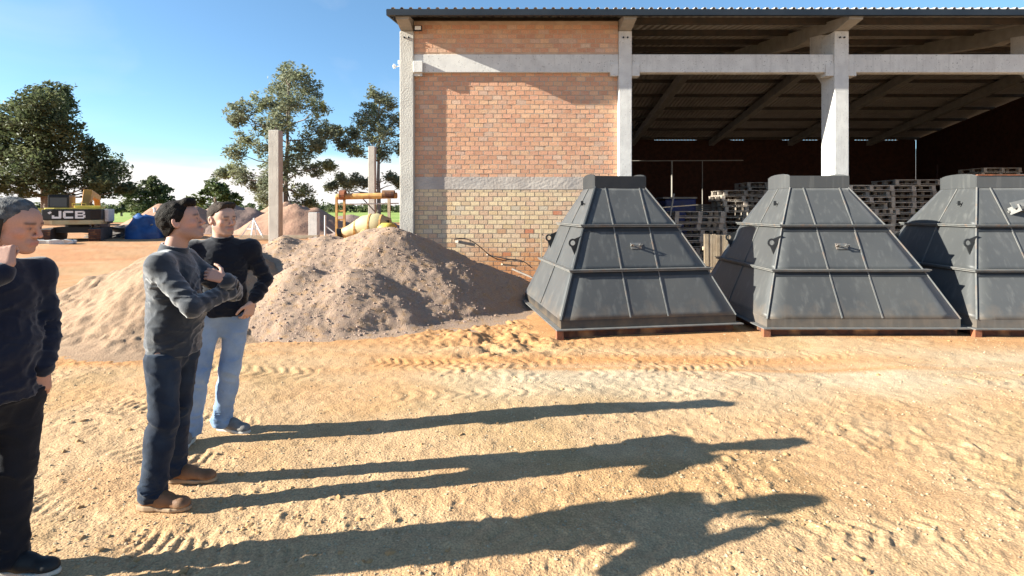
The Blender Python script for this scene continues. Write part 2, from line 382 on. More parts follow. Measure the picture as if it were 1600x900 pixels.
# field beyond the yard
def make_field():
    m = MB()
    xs = [-400, -120, -40, 0, 60, 200, 500]
    V = []; F = []
    ys = [62, 80, 120, 200, 400, 900]
    for y in ys:
        for x in xs: V.append((x*(y/100), y, .27+ (y-62)*.0028))
    nx = len(xs)
    for j in range(len(ys)-1):
        for i in range(nx-1): F.append((j*nx+i, j*nx+i+1, (j+1)*nx+i+1, (j+1)*nx+i))
    m.add(V, F)
    g = M_('grass_field', (.17,.26,.035), (.27,.34,.07), .9, .05, 0, world_pos=True, c3=(.36,.36,.12), fine=.25, bscale=1.5)
    o = m.build('field', g); tag(o, 'bright green grass field beyond the yard', kind='structure')
make_field()

# loose stones strewn on the ground
def stones(name, pts, mats, parent=None, label=None):
    q = (1+5**.5)/2; base = np.array([(-1,q,0),(1,q,0),(-1,-q,0),(1,-q,0),(0,-1,q),(0,1,q),(0,-1,-q),(0,1,-q),(q,0,-1),(q,0,1),(-q,0,-1),(-q,0,1)], float)/1.9
    T = np.array([(0,11,5),(0,5,1),(0,1,7),(0,7,10),(0,10,11),(1,5,9),(5,11,4),(11,10,2),(10,7,6),(7,1,8),(3,9,4),(3,4,2),(3,2,6),(3,6,8),(3,8,9),(4,9,5),(2,4,11),(6,2,10),(8,6,7),(9,8,1)])
    P = np.asarray(pts); n = len(P); rs = np.random.RandomState(3)
    sc = P[:, 3][:, None, None]*(.72+.5*rs.rand(n, 12, 3))*(.7+.6*rs.rand(n, 1, 3))
    a = rs.rand(n)*6.28; ca = np.cos(a)[:, None]; sa = np.sin(a)[:, None]
    B = base[None]*sc*np.array([1, 1, .75])
    x = B[..., 0]*ca-B[..., 1]*sa; y = B[..., 0]*sa+B[..., 1]*ca
    V = np.stack([x, y, B[..., 2]], -1)+P[:, None, :3]
    F = (T[None]+12*np.arange(n)[:, None, None]).reshape(-1, 3)
    me = mesh_np(name, V.reshape(-1, 3), F); me.materials.append(mats)
    o = bpy.data.objects.new(name, me); link(o, parent); tag(o, label, kind='stuff'); return o
rs = np.random.RandomState(5)
def scatter(n, fy0, fy1):
    t = rs.rand(n); y = fy0*(fy1/fy0)**t; x = (rs.rand(n)*2-1)*1.05*(y+.2)
    return x, y
x, y = scatter(9000, 1.9, 8.5); k = fbm(x*1.1, y*1.3, 3, 15) > -.2-.9*np.exp(-((y-5.4)/.9)**2)*(x > -1); x = x[k]; y = y[k]
z = terr(x, y)+ground_h(x, y); sz = .004+.007*rs.rand(len(x))**3
stones('loose_stones', np.stack([x, y, z+.1*sz, sz], 1), M_('pebble', (.42,.33,.21), (.34,.25,.15), .9, 8, world_pos=True, lo=.3, hi=.7), label='small pale stones strewn over the earth')
x, y = scatter(1700, 1.9, 8.2); k = fbm(x*1.3, y*1.1, 3, 18) > .1; x = x[k]; y = y[k]
z = terr(x, y)+ground_h(x, y); sz = .008+.02*rs.rand(len(x))**4
stones('earth_clods', np.stack([x, y, z-.15*sz, sz], 1), M_('clod', (.42,.25,.12), (.34,.20,.09), .95, 8, .5, 60, world_pos=True), label='crumbled clods of orange earth')

# ---------------------------------------------------------------- heaps
def heap(name, cones, slope, box, res, mat, label, amp=.02, seed=0, toe=.25, gw=0, cat='heap', grow=None):
    x0, x1, y0, y1 = box
    xs = np.arange(x0, x1, res); ys = np.arange(y0, y1, res)
    X, Y = np.meshgrid(xs, ys); x = X.ravel(); y = Y.ravel()
    wx = x+.10*fbm(x*1.3, y*1.3, 2, seed+5); wy = y+.10*fbm(x*1.3+7, y*1.3, 2, seed+6)
    acc = np.zeros_like(x); K = 9.
    for cx, cy, ch in cones:
        d = np.hypot(wx-cx, wy-cy)
        r = np.sqrt(d*d+.16**2)-.16
        acc += np.exp(K*(ch-slope*r))
    h = np.log(acc+1e-9)/K
    h = np.where(h < toe, toe*np.exp((h-toe)/toe)-.02, h)     # concave toe
    inside = sstep(.0, .12, h)
    # slides and gullies
    h += inside*(.04*fbm(x*1.6, y*1.6, 2, seed+1)+.014*fbm(x*5, y*5, 3, seed+2)+amp*fbm(x*16, y*16, 3, seed+3))
    h += inside*gw*np.clip(vn(x*9, y*9, None, seed+4)-.3, 0, 1)
    z = h+terr(x, y)
    ny, nx = X.shape; i = np.arange(ny*nx).reshape(ny, nx)
    F = np.stack([i[:-1,:-1], i[:-1,1:], i[1:,1:], i[1:,:-1]], -1).reshape(-1, 4)
    keep = (h > -.015)[F].any(1); F = F[keep]
    used = np.unique(F); re = -np.ones(len(x), int); re[used] = np.arange(len(used))
    me = mesh_np(name, np.stack([x, y, z], 1)[used], re[F], True); me.materials.append(mat)
    o = bpy.data.objects.new(name, me); link(o); tag(o, label, cat)
    return o, (lambda px, py: np.interp(0, [0], [0])), (x[used], y[used], z[used], h[used])
gmat = M_('gravel', (.305,.205,.150), (.355,.245,.165), .95, 22, .8, 85, world_pos=True, c3=(.36,.22,.12), fine=.3, bdist=.02, lo=.3, hi=.7, speck=((.42,.33,.26), 60, .64))
smat = M_('sand', (.32,.212,.132), (.27,.172,.105), .95, 9, .8, 60, world_pos=True, fine=.18, bdist=.012)
g_o, _, gp = heap('gravel_heap', [(-4.6,9.2,1.12),(-3.9,9.4,1.20),(-3.2,9.5,1.24),(-2.5,9.6,1.27),(-2.05,9.6,1.36),(-1.55,9.8,1.12),(-1.1,10.0,.88),(-.5,10.2,.62),(.0,10.3,.36),(-3.2,8.2,.82),(-2.4,8.2,.80)],
    .70, (-7.2, 1.6, 5.6, 11.5), .028, gmat, 'big heap of crushed purple-brown gravel against the brick wall', amp=.010, seed=100, gw=.012, toe=.13)
heap('sand_heap', [(-6.3,8.6,.62),(-5.6,8.8,.98),(-5.0,9.0,1.18),(-4.6,8.6,1.2),(-5.0,7.9,.8)],
    .62, (-8.4, -2.8, 5.9, 11.2), .032, smat, 'heap of yellow sand left of the gravel, behind the standing men', amp=.020, seed=200, toe=.2, gw=.05)
X_, Y_, Z_, H_ = gp
k = np.random.RandomState(9).rand(len(X_)); k = (k < .16) & (H_ > .02)
xx = X_[k]; yy = Y_[k]; zz = Z_[k]; ss = .007+.016*np.random.RandomState(4).rand(k.sum())**3
stones('gravel_stones', np.stack([xx, yy, zz, ss], 1), M_('crushed_stone', (.30,.21,.165), (.35,.25,.185), .9, 14, world_pos=True, lo=.3, hi=.7, c3=(.30,.22,.20)), g_o)

# ---------------------------------------------------------------- warehouse
WY = 11.56; CX = [(-2.36, -2.07), (2.245, 2.52), (6.78, 7.08), (11.35, 11.65), (15.9, 16.2), (20.45, 20.75)]
PITCH = .098; BL = .196
shed = empty('warehouse', (4, WY, 0), label='long open-fronted warehouse with brick end bay, concrete columns and zinc roof', cat='warehouse')
def S(mb, name, mat, par=None, **k):
    par = par or shed
    # geometry is written in world coordinates; shift to the thing's base
    o = mb.build(name, mat, par, **k); o.matrix_parent_inverse = Matrix.Identity(4)
    off = Vector((0,0,0)); p = par
    while p is not None: off += p.location; p = p.parent
    o.location = -off; return o
# brick wall
def brick_wall():
    wall = MB(); wall.bx(-2.08, 2.25, WY+.005, WY+.16, 0, 2.2); wall.bx(-2.08, 2.25, WY+.0025, WY+.16, 2.2, 5.70)
    w = S(wall, 'brick_wall', MAT['mortar'])
    bm_ = M_('brick', (0,0,0), None, .92, 8, .6, 45, attr=True, fine=.16, world_pos=True, bdist=.008, lo=.3, hi=.7)
    # the base of the wall is stained by splashed earth
    nt = bm_.node_tree; N = nt.nodes; L = nt.links; b = N['Principled BSDF']
    src = b.inputs['Base Color'].links[0].from_socket
    g = N.new('ShaderNodeNewGeometry'); sp = N.new('ShaderNodeSeparateXYZ'); L.new(g.outputs[0], sp.inputs[0])
    nz = N.new('ShaderNodeTexNoise'); nz.inputs['Scale'].default_value = 2.2; nz.inputs['Detail'].default_value = 7; L.new(g.outputs[0], nz.inputs[0])
    a = N.new('ShaderNodeMath'); a.operation = 'MULTIPLY_ADD'; L.new(nz.outputs[0], a.inputs[0]); a.inputs[1].default_value = 1.6; L.new(sp.outputs[2], a.inputs[2])
    mr = N.new('ShaderNodeMapRange'); mr.inputs[1].default_value = 1.75; mr.inputs[2].default_value = 1.15; mr.inputs[4].default_value = .8; L.new(a.outputs[0], mr.inputs[0])
    mx = N.new('ShaderNodeMix'); mx.data_type = 'RGBA'; L.new(mr.outputs[0], mx.inputs[0]); L.new(src, mx.inputs[6]); mx.inputs[7].default_value = (.50,.215,.085,1)
    # washed-out mortar stains
    n2 = N.new('ShaderNodeTexNoise'); n2.inputs['Scale'].default_value = 1.3; n2.inputs['Detail'].default_value = 9; L.new(g.outputs[0], n2.inputs[0])
    m2 = N.new('ShaderNodeMapRange'); m2.inputs[1].default_value = .56; m2.inputs[2].default_value = .72; m2.inputs[4].default_value = .5; L.new(n2.outputs[0], m2.inputs[0])
    mx2 = N.new('ShaderNodeMix'); mx2.data_type = 'RGBA'; L.new(m2.outputs[0], mx2.inputs[0]); L.new(mx.outputs[2], mx2.inputs[6]); mx2.inputs[7].default_value = (.52,.42,.32,1)
    L.new(mx2.outputs[2], b.inputs['Base Color'])
    # variants
    def brick_verts(sx, sz, j):
        V = []
        for dx in (-.5, .5):
            for dy in (0, 1):
                for dz in (-.5, .5):
                    e = .0025 if dy == 0 else 0
                    V.append((dx*(sx-2*e)+R.uniform(-j, j), dy*.09+(R.uniform(-j, j)*.35 if dy == 0 else 0), dz*(sz-2*e)+R.uniform(-j, j)))
        return V
    BF = [(0,1,3,2),(4,6,7,5),(0,4,5,1),(2,3,7,6),(0,2,6,4),(1,5,7,3)]
    pale = [(.58,.43,.26),(.60,.46,.28),(.56,.40,.245),(.54,.37,.235),(.59,.43,.28),(.56,.38,.25),(.52,.34,.22),(.61,.46,.28),(.57,.41,.27)]
    red = [(.52,.28,.17),(.50,.26,.16),(.53,.29,.175),(.54,.31,.19),(.48,.25,.155),(.52,.285,.18),(.55,.33,.20),(.50,.265,.17)]
    var = []
    for c in [tuple(q*1.12 for q in p_) for p_ in pale]+[(.52,.30,.17),(.60,.42,.24),(.57,.46,.33),(.50,.20,.11)]:
        V = brick_verts(BL-.013, PITCH-.011, .0022)
        me = bpy.data.meshes.new('brick'); me.from_pydata(V, [], BF); col_attr(me, np.repeat(np.array(c)[None], 8, 0)); me.materials.append(bm_); var.append(me)
    rest_v = []; rest_f = []; rest_c = []; cnt = 0
    X0, X1 = -2.07, 2.245
    rows = int(5.62/PITCH)
    for r in range(rows):
        z = (r+.5)*PITCH; off = (BL/2 if r % 2 else 0)+R.uniform(-.012, .012)
        if 2.11 < z < 2.38 or 4.57 < z < 4.97: continue
        y0 = WY-(.08 if z > 4.9 else 0)
        x = X0-off
        while x < X1:
            a = max(x, X0)+.002; b2 = min(x+BL, X1)-.002
            if b2-a > .05:
                cx = (a+b2)/2; full = abs((b2-a)-(BL-.004)) < .001
                dy = R.uniform(-.0010, .0010)
                if .42 < z < 1.85 and full and cnt < 300:
                    o = bpy.data.objects.new('brick', R.choice(var[:-1]) if R.random() > .02 else var[-1]); COL.objects.link(o); o.parent = w
                    o.location = (cx, y0+dy, z+R.uniform(-.001, .001)); o.rotation_euler = (R.uniform(-.01, .01), R.uniform(-.006, .006), R.uniform(-.012, .012)); cnt += 1
                else:
                    low = z < 2.2
                    V = np.array(brick_verts(b2-a-.010, PITCH-(.011 if low else .010), .0025))+np.array([cx, y0+dy, z])
                    n = len(rest_v)*8; rest_v.append(V); rest_f.append(np.array(BF)+n)
                    c = np.array(R.choice(pale if low else red))*1.12
                    if not low and R.random() < .10: c = c*.6+np.array([.5,.42,.34])*.4
                    rest_c.append(np.repeat((c*R.uniform(.92, 1.08))[None], 8, 0))
            x += BL
    me = mesh_np('brick_courses', np.concatenate(rest_v), np.concatenate(rest_f)); col_attr(me, np.concatenate(rest_c)); me.materials.append(bm_)
    o = bpy.data.objects.new('brick_courses', me); link(o, w); o['kind'] = 'stuff'
    # squeezed-out mortar lines of the upper wall
    m = MB()
    for r in range(rows):
        z = r*PITCH
        if z < 2.4 or 4.56 < z < 4.99: continue
        y0 = WY-(.08 if z > 4.9 else 0); x = X0
        while x < X1-.03:
            l = R.uniform(.05, .22)
            if R.random() < .72:
                p = R.uniform(.001, .005) if R.random() < .85 else R.uniform(.005, .010)
                e = min(x+l, X1-.002); h1 = R.uniform(.004, .008)
                m.add([(x, y0+.012, z-h1), (e, y0+.012, z-h1), (e, y0+.012, z+h1), (x, y0+.012, z+h1), (x, y0-p*.6, z-h1*.4), (e, y0-p, z-h1*.4), (e, y0-p, z+h1*.6), (x, y0-p*.6, z+h1*.6)],
                      [(4,5,6,7),(0,1,5,4),(1,2,6,5),(2,3,7,6),(3,0,4,7)])
            x += l
    o = m.build('mortar_ridges', MAT['mortar_red'], w); o['kind'] = 'stuff'
    # upper panel backing stands forward together with its bricks
    m = MB(); m.bx(-2.069, 2.244, WY-.0775, WY+.0015, 4.955, 5.66); m.build('upper_backing', MAT['mortar_red'], w)
    # smeared ring beam
    m = MB(); nx = 60
    V = []; F = []
    for j in range(9):
        for i in range(nx+1):
            V.append((-2.068+4.31*i/nx, WY-.006-.003*R.random(), 2.115+.265*j/8))
    for j in range(8):
        for i in range(nx): F.append((j*(nx+1)+i, j*(nx+1)+i+1, (j+1)*(nx+1)+i+1, (j+1)*(nx+1)+i))
    m.add(V, F); m.build('ring_beam', M_('smeared_concrete', (.40,.34,.29), (.50,.44,.38), .9, 2.5, .8, 18, streak=None, world_pos=True, c3=(.30,.27,.25)), w)
brick_wall()
# columns
for i, (a, b) in enumerate(CX):
    m = MB(); m.bx(a, b, 11.43, 11.93, -.05, 5.44)
    o = S(m, 'column', MAT['concrete_rough' if i < 1 else 'concrete'], bevel=.012)
    m = MB(); m.prism([(11.94, 4.45), (12.39, 4.95), (12.39, 5.60), (11.94, 5.52)], 'x', a+.003, b-.003); m.build('column_head', MAT['concrete'], o)
    # cast-in bolts
    m = MB()
    for dx in (-.045, .045): m.tube([((a+b)/2+dx, 11.40, 5.30), ((a+b)/2+dx, 11.44, 5.30)], .018, 8)
    m.build('bolt', MAT['black'], o)
    # rafter: concrete member through the column head out to the eave, up to the ridge and down to the back
    sl = .17
    def zr(y): return 5.61+sl*(min(y, 21.5)-10.89)-sl*max(y-21.5, 0)
    m = MB(); cxm = (a+b)/2; hw = .09
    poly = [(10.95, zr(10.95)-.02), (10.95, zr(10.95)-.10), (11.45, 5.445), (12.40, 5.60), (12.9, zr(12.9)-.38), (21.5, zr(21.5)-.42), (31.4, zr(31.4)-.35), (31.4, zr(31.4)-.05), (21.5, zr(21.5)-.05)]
    m.prism(poly, 'x', a+.02 if i == 0 else a+.012, b-.012); S(m, 'rafter', MAT['shaded_concrete'])
# front beams
for i in range(len(CX)-1):
    a = CX[i][1]; b = CX[i+1][0]
    m = MB(); m.bx(a, b, WY-.09 if i == 0 else WY-.09, WY+.10, 4.58, 4.96); S(m, 'beam', MAT['concrete'], bevel=.008)
    for c in (a+.001, b-.171):
        m = MB(); m.bx(c, c+.17, WY-.11, WY+.11, 4.50, 4.76); S(m, 'corbel', MAT['concrete'], bevel=.006)
# roof sheets with trapezoid ribs
def zr(y): return 5.61+.17*(min(y, 21.5)-10.86)-.17*max(y-21.5, 0)
def roof_sheet(y0, y1, name):
    xs = []; zs = []; x = -2.5; p = .178
    while x < 23.6:
        for dx, dz in ((0, 0), (.075, 0), (.10, .042), (.145, .042), (.168, 0)): xs.append(x+dx); zs.append(dz)
        x += p
    V = []; n = len(xs)
    for (yy) in (y0, (y0+y1)/2, y1):
        for a, b in zip(xs, zs): V.append((a, yy, zr(yy)+.075+b))
    F = [(j*n+i, j*n+i+1, (j+1)*n+i+1, (j+1)*n+i) for j in range(2) for i in range(n-1)]
    m = MB(); m.add(V, F); o = S(m, name, MAT['roof']); md = o.modifiers.new('thick', 'SOLIDIFY'); md.thickness = .004
roof_sheet(10.86, 21.5, 'roof_sheet'); roof_sheet(21.5, 31.75, 'roof_sheet')
m = MB(); m.bx(-2.5, 23.6, 10.84, 10.875, 5.565, 5.685); m.bx(-2.5, 23.6, 10.875, 10.92, 5.565, 5.58); S(m, 'eave_flashing', MAT['fascia'])
m = MB(); m.bar((-2.5, 10.88, 5.63), (-2.5, 21.5, 7.43), .03, .11); m.bar((-2.5, 21.5, 7.43), (-2.5, 32.3, 5.60), .03, .11); S(m, 'verge_flashing', MAT['fascia'])
m = MB(); m.prism([(21.1, 7.455), (21.5, 7.54), (21.9, 7.455), (21.9, 7.445), (21.5, 7.53), (21.1, 7.445)], 'x', -2.5, 23.6); S(m, 'ridge_cap', MAT['fascia'])
# purlins
y = 11.75
while y < 31.8:
    m = MB(); z = zr(y)
    m.bx(-2.4, 23.4, y, y+.012, z-.065, z+.070); m.bx(-2.4, 23.4, y+.012, y+.06, z-.065, z-.053); m.bx(-2.4, 23.4, y+.012, y+.06, z+.058, z+.070)
    S(m, 'purlin', MAT['purlin']); y += 1.62
# outer walls of the rest
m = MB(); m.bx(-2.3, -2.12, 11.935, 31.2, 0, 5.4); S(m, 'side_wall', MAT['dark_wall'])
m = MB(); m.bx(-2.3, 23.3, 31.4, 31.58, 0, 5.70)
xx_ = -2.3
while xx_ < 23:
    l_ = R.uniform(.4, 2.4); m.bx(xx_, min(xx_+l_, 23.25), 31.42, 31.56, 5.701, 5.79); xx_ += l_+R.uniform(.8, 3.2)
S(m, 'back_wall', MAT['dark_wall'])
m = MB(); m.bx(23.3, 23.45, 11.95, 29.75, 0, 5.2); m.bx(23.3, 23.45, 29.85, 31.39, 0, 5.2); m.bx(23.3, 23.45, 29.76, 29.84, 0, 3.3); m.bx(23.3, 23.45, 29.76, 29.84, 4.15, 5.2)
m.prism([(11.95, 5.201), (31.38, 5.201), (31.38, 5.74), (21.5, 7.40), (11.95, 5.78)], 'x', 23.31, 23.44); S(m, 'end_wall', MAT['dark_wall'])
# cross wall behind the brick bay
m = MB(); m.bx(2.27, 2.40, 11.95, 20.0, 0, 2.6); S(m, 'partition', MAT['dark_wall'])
# fittings
fl = empty('floodlight', (-1.96, WY-.20, 5.47), label='small white floodlight under the eave beside the corner column', cat='light')
m = MB(); m.box((0,0,0), (.16, .05, .11)); m.build('housing', MAT['black'], fl, bevel=.008)
m = MB(); m.box((0,-.031,0), (.125, .012, .075)); m.build('lens', MAT['white'], fl)
m = MB(); m.bar((0,.02,.0), (0,.12,.08), .03, .02); m.build('bracket', MAT['black'], fl)
sc_ = empty('insulator_bracket', (-2.37, 11.5, 4.72), label='little white wire insulator bracket on the corner column', cat='insulator')
m = MB(); m.bar((0,0,0), (-.14,0,-.02), .025, .02); m.build('arm', MAT['white'], sc_)
m = MB(); m.tube([(-.12,0,-.05),(-.12,0,.0),(-.12,0,.04)], [.02,.034,.018], 8); m.tube([(-.02,0,.04),(-.02,0,.12)], .02, 8); m.build('insulator', MAT['white'], sc_)
jb = MB(); jb.box((0,0,0), (.20,.09,.24)); jo = jb.build('junction_box', MAT['concrete'], None, bevel=.01); jo.location = (-1.97, WY-.14, 4.68)
tag(jo, 'small pale grey box in the corner of the beam and column', 'box')

# ---------------------------------------------------------------- hoppers
HL = [.11, .225, .845, 1.455, 2.02]          # levels of the tiers
def hopper(loc, rz, label, lvl, W0=2.58, cap_rust=False, big=False):
    """lvl: list of (x0, x1, y0, y1) local rectangles at the levels .225,.845,1.455,2.02; local origin = centre of base"""
    root = empty('steel_hopper', loc, math.radians(rz), label, 'hopper', 'pyramid-shaped steel hoppers in front of the warehouse')
    B = lvl[0]
    def pt(k, cx, cy, u=0, v=0):
        a = lvl[k]; return Vector((a[0] if cx == 0 else a[1], a[2] if cy == 0 else a[3], HL[k+1]))
    sides = [((0,0),(1,0)), ((1,0),(1,1)), ((1,1),(0,1)), ((0,1),(0,0))]
    for k in range(3):
        for (c0, c1) in sides:
            a = pt(k, *c0); b = pt(k, *c1); c = pt(k+1, *c1); d = pt(k+1, *c0)
            # wavy sheet: slightly dented plate
            n = 10; V = []; F = []
            nor = (b-a).cross(d-a).normalized()
            sd = R.random()*50
            for j in range(n+1):
                for i in range(n+1):
                    u = i/n; v = j/n; p = (a*(1-u)+b*u)*(1-v)+(d*(1-u)+c*u)*v
                    e = min(u, 1-u, v, 1-v)*6; e = min(e, 1)
                    w_ = float(vn(np.array([u*3+sd]), np.array([v*2.5+sd]), None, 7)[0])
                    V.append(p+nor*(.006*w_*e))
            for j in range(n):
                for i in range(n): F.append((j*(n+1)+i, j*(n+1)+i+1, (j+1)*(n+1)+i+1, (j+1)*(n+1)+i))
            m = MB(); m.add(V, F); o = m.build('panel', MAT['hopper'], root, smooth=True)
            md = o.modifiers.new('t', 'SOLIDIFY'); md.thickness = .01; md.offset = -1
    # flanges between tiers (a ring plate on each side of the seam)
    for k in (1, 2):
        a = lvl[k]; m = MB(); e = .068; z = HL[k+1]
        for zz, ee in ((z+.008, e), (z-.014, e*.8)):
            m.bx(a[0]-ee, a[1]+ee, a[2]-ee, a[2]+.01, zz-.007, zz+.007); m.bx(a[0]-ee, a[1]+ee, a[3]-.01, a[3]+ee, zz-.007, zz+.007)
            m.bx(a[0]-ee, a[0]+.01, a[2]+.0101, a[3]-.0101, zz-.0065, zz+.0065); m.bx(a[1]-.01, a[1]+ee, a[2]+.0101, a[3]-.0101, zz-.0065, zz+.0065)
        m.build('flange', MAT['hopper_edge'], root)
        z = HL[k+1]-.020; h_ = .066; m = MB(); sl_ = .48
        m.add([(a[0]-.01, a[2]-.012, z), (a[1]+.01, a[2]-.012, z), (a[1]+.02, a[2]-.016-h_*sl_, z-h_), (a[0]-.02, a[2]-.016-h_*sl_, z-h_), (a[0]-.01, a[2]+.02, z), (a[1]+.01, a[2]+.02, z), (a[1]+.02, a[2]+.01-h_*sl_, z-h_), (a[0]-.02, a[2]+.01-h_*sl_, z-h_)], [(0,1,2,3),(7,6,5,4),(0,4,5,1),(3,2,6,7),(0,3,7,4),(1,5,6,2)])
        m.build('flange_shadow', MAT['hopper_dark'], root)  # dark strip added in place of the shadow under the flange front
    # skirt strip and bottom flange
    m = MB(); t = .012
    m.bx(B[0], B[1], B[2]+.001, B[2]+t, HL[0]+.006, HL[1]); m.bx(B[0], B[1], B[3]-t, B[3]-.001, HL[0]+.006, HL[1])
    m.bx(B[0]+.001, B[0]+t, B[2]+t+.001, B[3]-t-.001, HL[0]+.006, HL[1]-.001); m.bx(B[1]-t, B[1]-.001, B[2]+t+.001, B[3]-t-.001, HL[0]+.006, HL[1]-.001)
    m.build('skirt', MAT['hopper_dark'] if not cap_rust and loc[0] < 3 else MAT['hopper'], root)
    m = MB(); e = .075
    m.bx(B[0]-e, B[1]+e, B[2]-e, B[2]+.0, HL[0]-.008, HL[0]+.005); m.bx(B[0]-e, B[1]+e, B[3], B[3]+e, HL[0]-.008, HL[0]+.005)
    m.bx(B[0]-e, B[0], B[2]+.001, B[3]-.001, HL[0]-.0075, HL[0]+.0045); m.bx(B[1], B[1]+e, B[2]+.001, B[3]-.001, HL[0]-.0075, HL[0]+.0045)
    m.build('bottom_flange', MAT['hopper_edge'], root)
    m = MB()
    m.bx(B[0]+.03, B[1]-.03, B[2]+.02, B[2]+.05, -.06, HL[0]-.009); m.bx(B[0]+.03, B[1]-.03, B[3]-.05, B[3]-.02, -.06, HL[0]-.009)
    m.bx(B[0]+.03, B[0]+.06, B[2]+.051, B[3]-.051, -.06, HL[0]-.009); m.bx(B[1]-.06, B[1]-.03, B[2]+.051, B[3]-.051, -.06, HL[0]-.009)
    m.build('base_frame', MAT['rust'], root)
    m = MB(); m.bx(B[0]-.07, B[0]+.02, B[2]-.06, B[2]+.02, -.05, HL[0]-.009); m.build('foot_block', MAT['primer'], root)
    # cap
    T = lvl[3]; z0 = HL[4]; z1 = HL[4]+.20
    m = MB(); r = .012
    m.bx(T[0]-r, T[1]+r, T[2]-r, T[2]+.004, z0-.012, z1-.03); m.bx(T[0]-r, T[1]+r, T[3]-.004, T[3]+r, z0-.012, z1-.03)
    for xx in (T[0]-r, T[1]+r-.016):                      # side plates with a rounded top
        cy = (T[2]+T[3])/2; hw_ = (T[3]-T[2])/2-.006
        prof = [(cy-hw_, z0-.011), (cy+hw_, z0-.011), (cy+hw_, z1-.04)]+[(cy+hw_*math.cos(t), z1-.04+.05*math.sin(t)) for t in [math.pi*q/8 for q in range(1, 8)]]+[(cy-hw_, z1-.04)]
        m.prism(prof, 'x', xx, xx+.016)
    m.build('cap', MAT['hopper'] if loc[0] > 3 else MAT['hopper_dark'], root)
    m = MB(); m.bx(T[0]+.01, T[1]-.01, T[2]+.006, T[3]-.006, z1-.05, z1-.038); m.build('cap_lid', MAT['hopper_dark'], root)
    if cap_rust:
        m = MB(); m.bx(T[0]+.0, T[1], T[2]-.02, T[2]+.02, z1-.029, z1-.012); m.build('cap_edge', MAT['primer'], root)
    # corner edges (rolled seams); first hopper's left one is darkened as its edge shadow
    for c0 in ((0,0),(1,0)):
        m = MB()
        for k in range(3): m.tube([pt(k, *c0), pt(k+1, *c0)], .022 if c0 == (0,0) and loc[0] < 3 else .012, 6)
        m.build('corner_seam', MAT['hopper_edge'] if c0 == (1,0) or loc[0] > 3 else MAT['hopper_dark'], root)
    # ribs: flat bars standing on edge, two per front panel, one per side panel
    cxm = (B[0]+B[1])/2-.03
    for k in range(3):
        for sx in (-.27, .27):
            x = cxm+sx-.02
            a = Vector((x+.02*(2-k)*.8, lvl[k][2], HL[k+1])); b = Vector((x+.02*(1-k)*.8, lvl[k+1][2], HL[k+2]))
            d = (b-a); a = a+d*.015; b = b-d*.02; nn = Vector((0,-d.z,d.y)).normalized()
            m = MB(); m.bar(a+nn*.004, b+nn*.004, .016, .012, up=nn); m.build('rib', MAT['hopper_edge'], root)
        a = Vector((lvl[k][0], (lvl[k][2]+lvl[k][3])/2, HL[k+1])); b = Vector((lvl[k+1][0], (lvl[k+1][2]+lvl[k+1][3])/2, HL[k+2]))
        d = b-a; a = a+d*.03; b = b-d*.04
        m = MB(); m.bar(a, b, .014, .03, up=(-1,0,0)); m.build('rib', MAT['hopper_edge'], root)
    # lifting lugs: triangular plates with a hole, standing out of the left slope
    for yy, fr in ((lvl[1][2]+.20, .55), (lvl[1][3]-.25, .55)):
        k = 1; xl = lvl[1][0]*(1-fr)+lvl[2][0]*fr; zl = HL[2]*(1-fr)+HL[3]*fr
        dd = Vector((lvl[2][0]-lvl[1][0], 0, HL[3]-HL[2])).normalized(); nn = Vector((-dd.z, 0, dd.x))
        base = Vector((xl, yy, zl)); H = 12; hole = []; outer = []
        c = base+nn*.085
        for q in range(H):
            an = 2*math.pi*q/H; dv = dd*math.cos(an)+nn*math.sin(an); hole.append(c+dv*.036)
            # triangle-like outer boundary
            u, v = math.cos(an), math.sin(an)
            rr = .062 if v > -.1 else min(.085/max(-v, .01), .15/max(abs(u), .01))
            outer.append(c+dv*min(rr, .17))
        m = MB(); V = []; F = []
        for t in (-.008, .008):
            for p in hole+outer: V.append(p+Vector((0, t, 0)))
        for q in range(H):
            r_ = (q+1) % H; F += [(q, r_, H+r_, H+q), (2*H+q, 3*H+q, 3*H+r_, 2*H+r_), (H+q, H+r_, 3*H+r_, 3*H+q), (q, 2*H+q, 2*H+r_, r_)]
        m.add(V, F); m.build('lifting_lug', MAT['hopper_dark'], root)
    # upper left small cleat
    fr = .55; xl = lvl[2][0]*(1-fr)+lvl[3][0]*fr; zl = HL[3]*(1-fr)+HL[4]*fr; yl = (lvl[2][2]*(1-fr)+lvl[3][2]*fr)+.28
    m = MB(); m.bar((xl, yl, zl), (xl-.05, yl, zl+.02), .05, .012); m.bar((xl-.05, yl-.025, zl-.02), (xl-.05, yl-.025, zl+.05), .012, .04); m.build('cleat', MAT['hopper_dark'], root)
    # front handle
    if not big:
        k = 1; f = .52; yy = lvl[1][2]*(1-f)+lvl[2][2]*f; zz = HL[2]*(1-f)+HL[3]*f; d = (Vector((0, lvl[2][2]-lvl[1][2], HL[3]-HL[2]))).normalized(); nn = Vector((0, -d.z, d.y)); x = cxm-.0
        m = MB(); p0 = Vector((x-.06, yy, zz)); p1 = Vector((x+.06, yy, zz))
        m.bar(p0, p0+nn*.07, .05, .012, up=d); m.bar(p1, p1+nn*.07, .05, .012, up=d); m.bar(p0+nn*.066-d*.02, p1+nn*.066-d*.02, .012, .012)
        m.bar(p0-Vector((.02,0,0))+nn*.006, p1+Vector((.02,0,0))+nn*.006, .012, .09, up=d)
        m.build('handle', MAT['hopper_edge'], root)
    else:
        f = .42; yy = lvl[2][2]*(1-f)+lvl[3][2]*f; zz = HL[3]*(1-f)+HL[4]*f; d = (Vector((0, lvl[3][2]-lvl[2][2], HL[4]-HL[3]))).normalized(); nn = Vector((0, -d.z, d.y)); x = cxm-.02
        m = MB(); p = Vector((x, yy, zz))
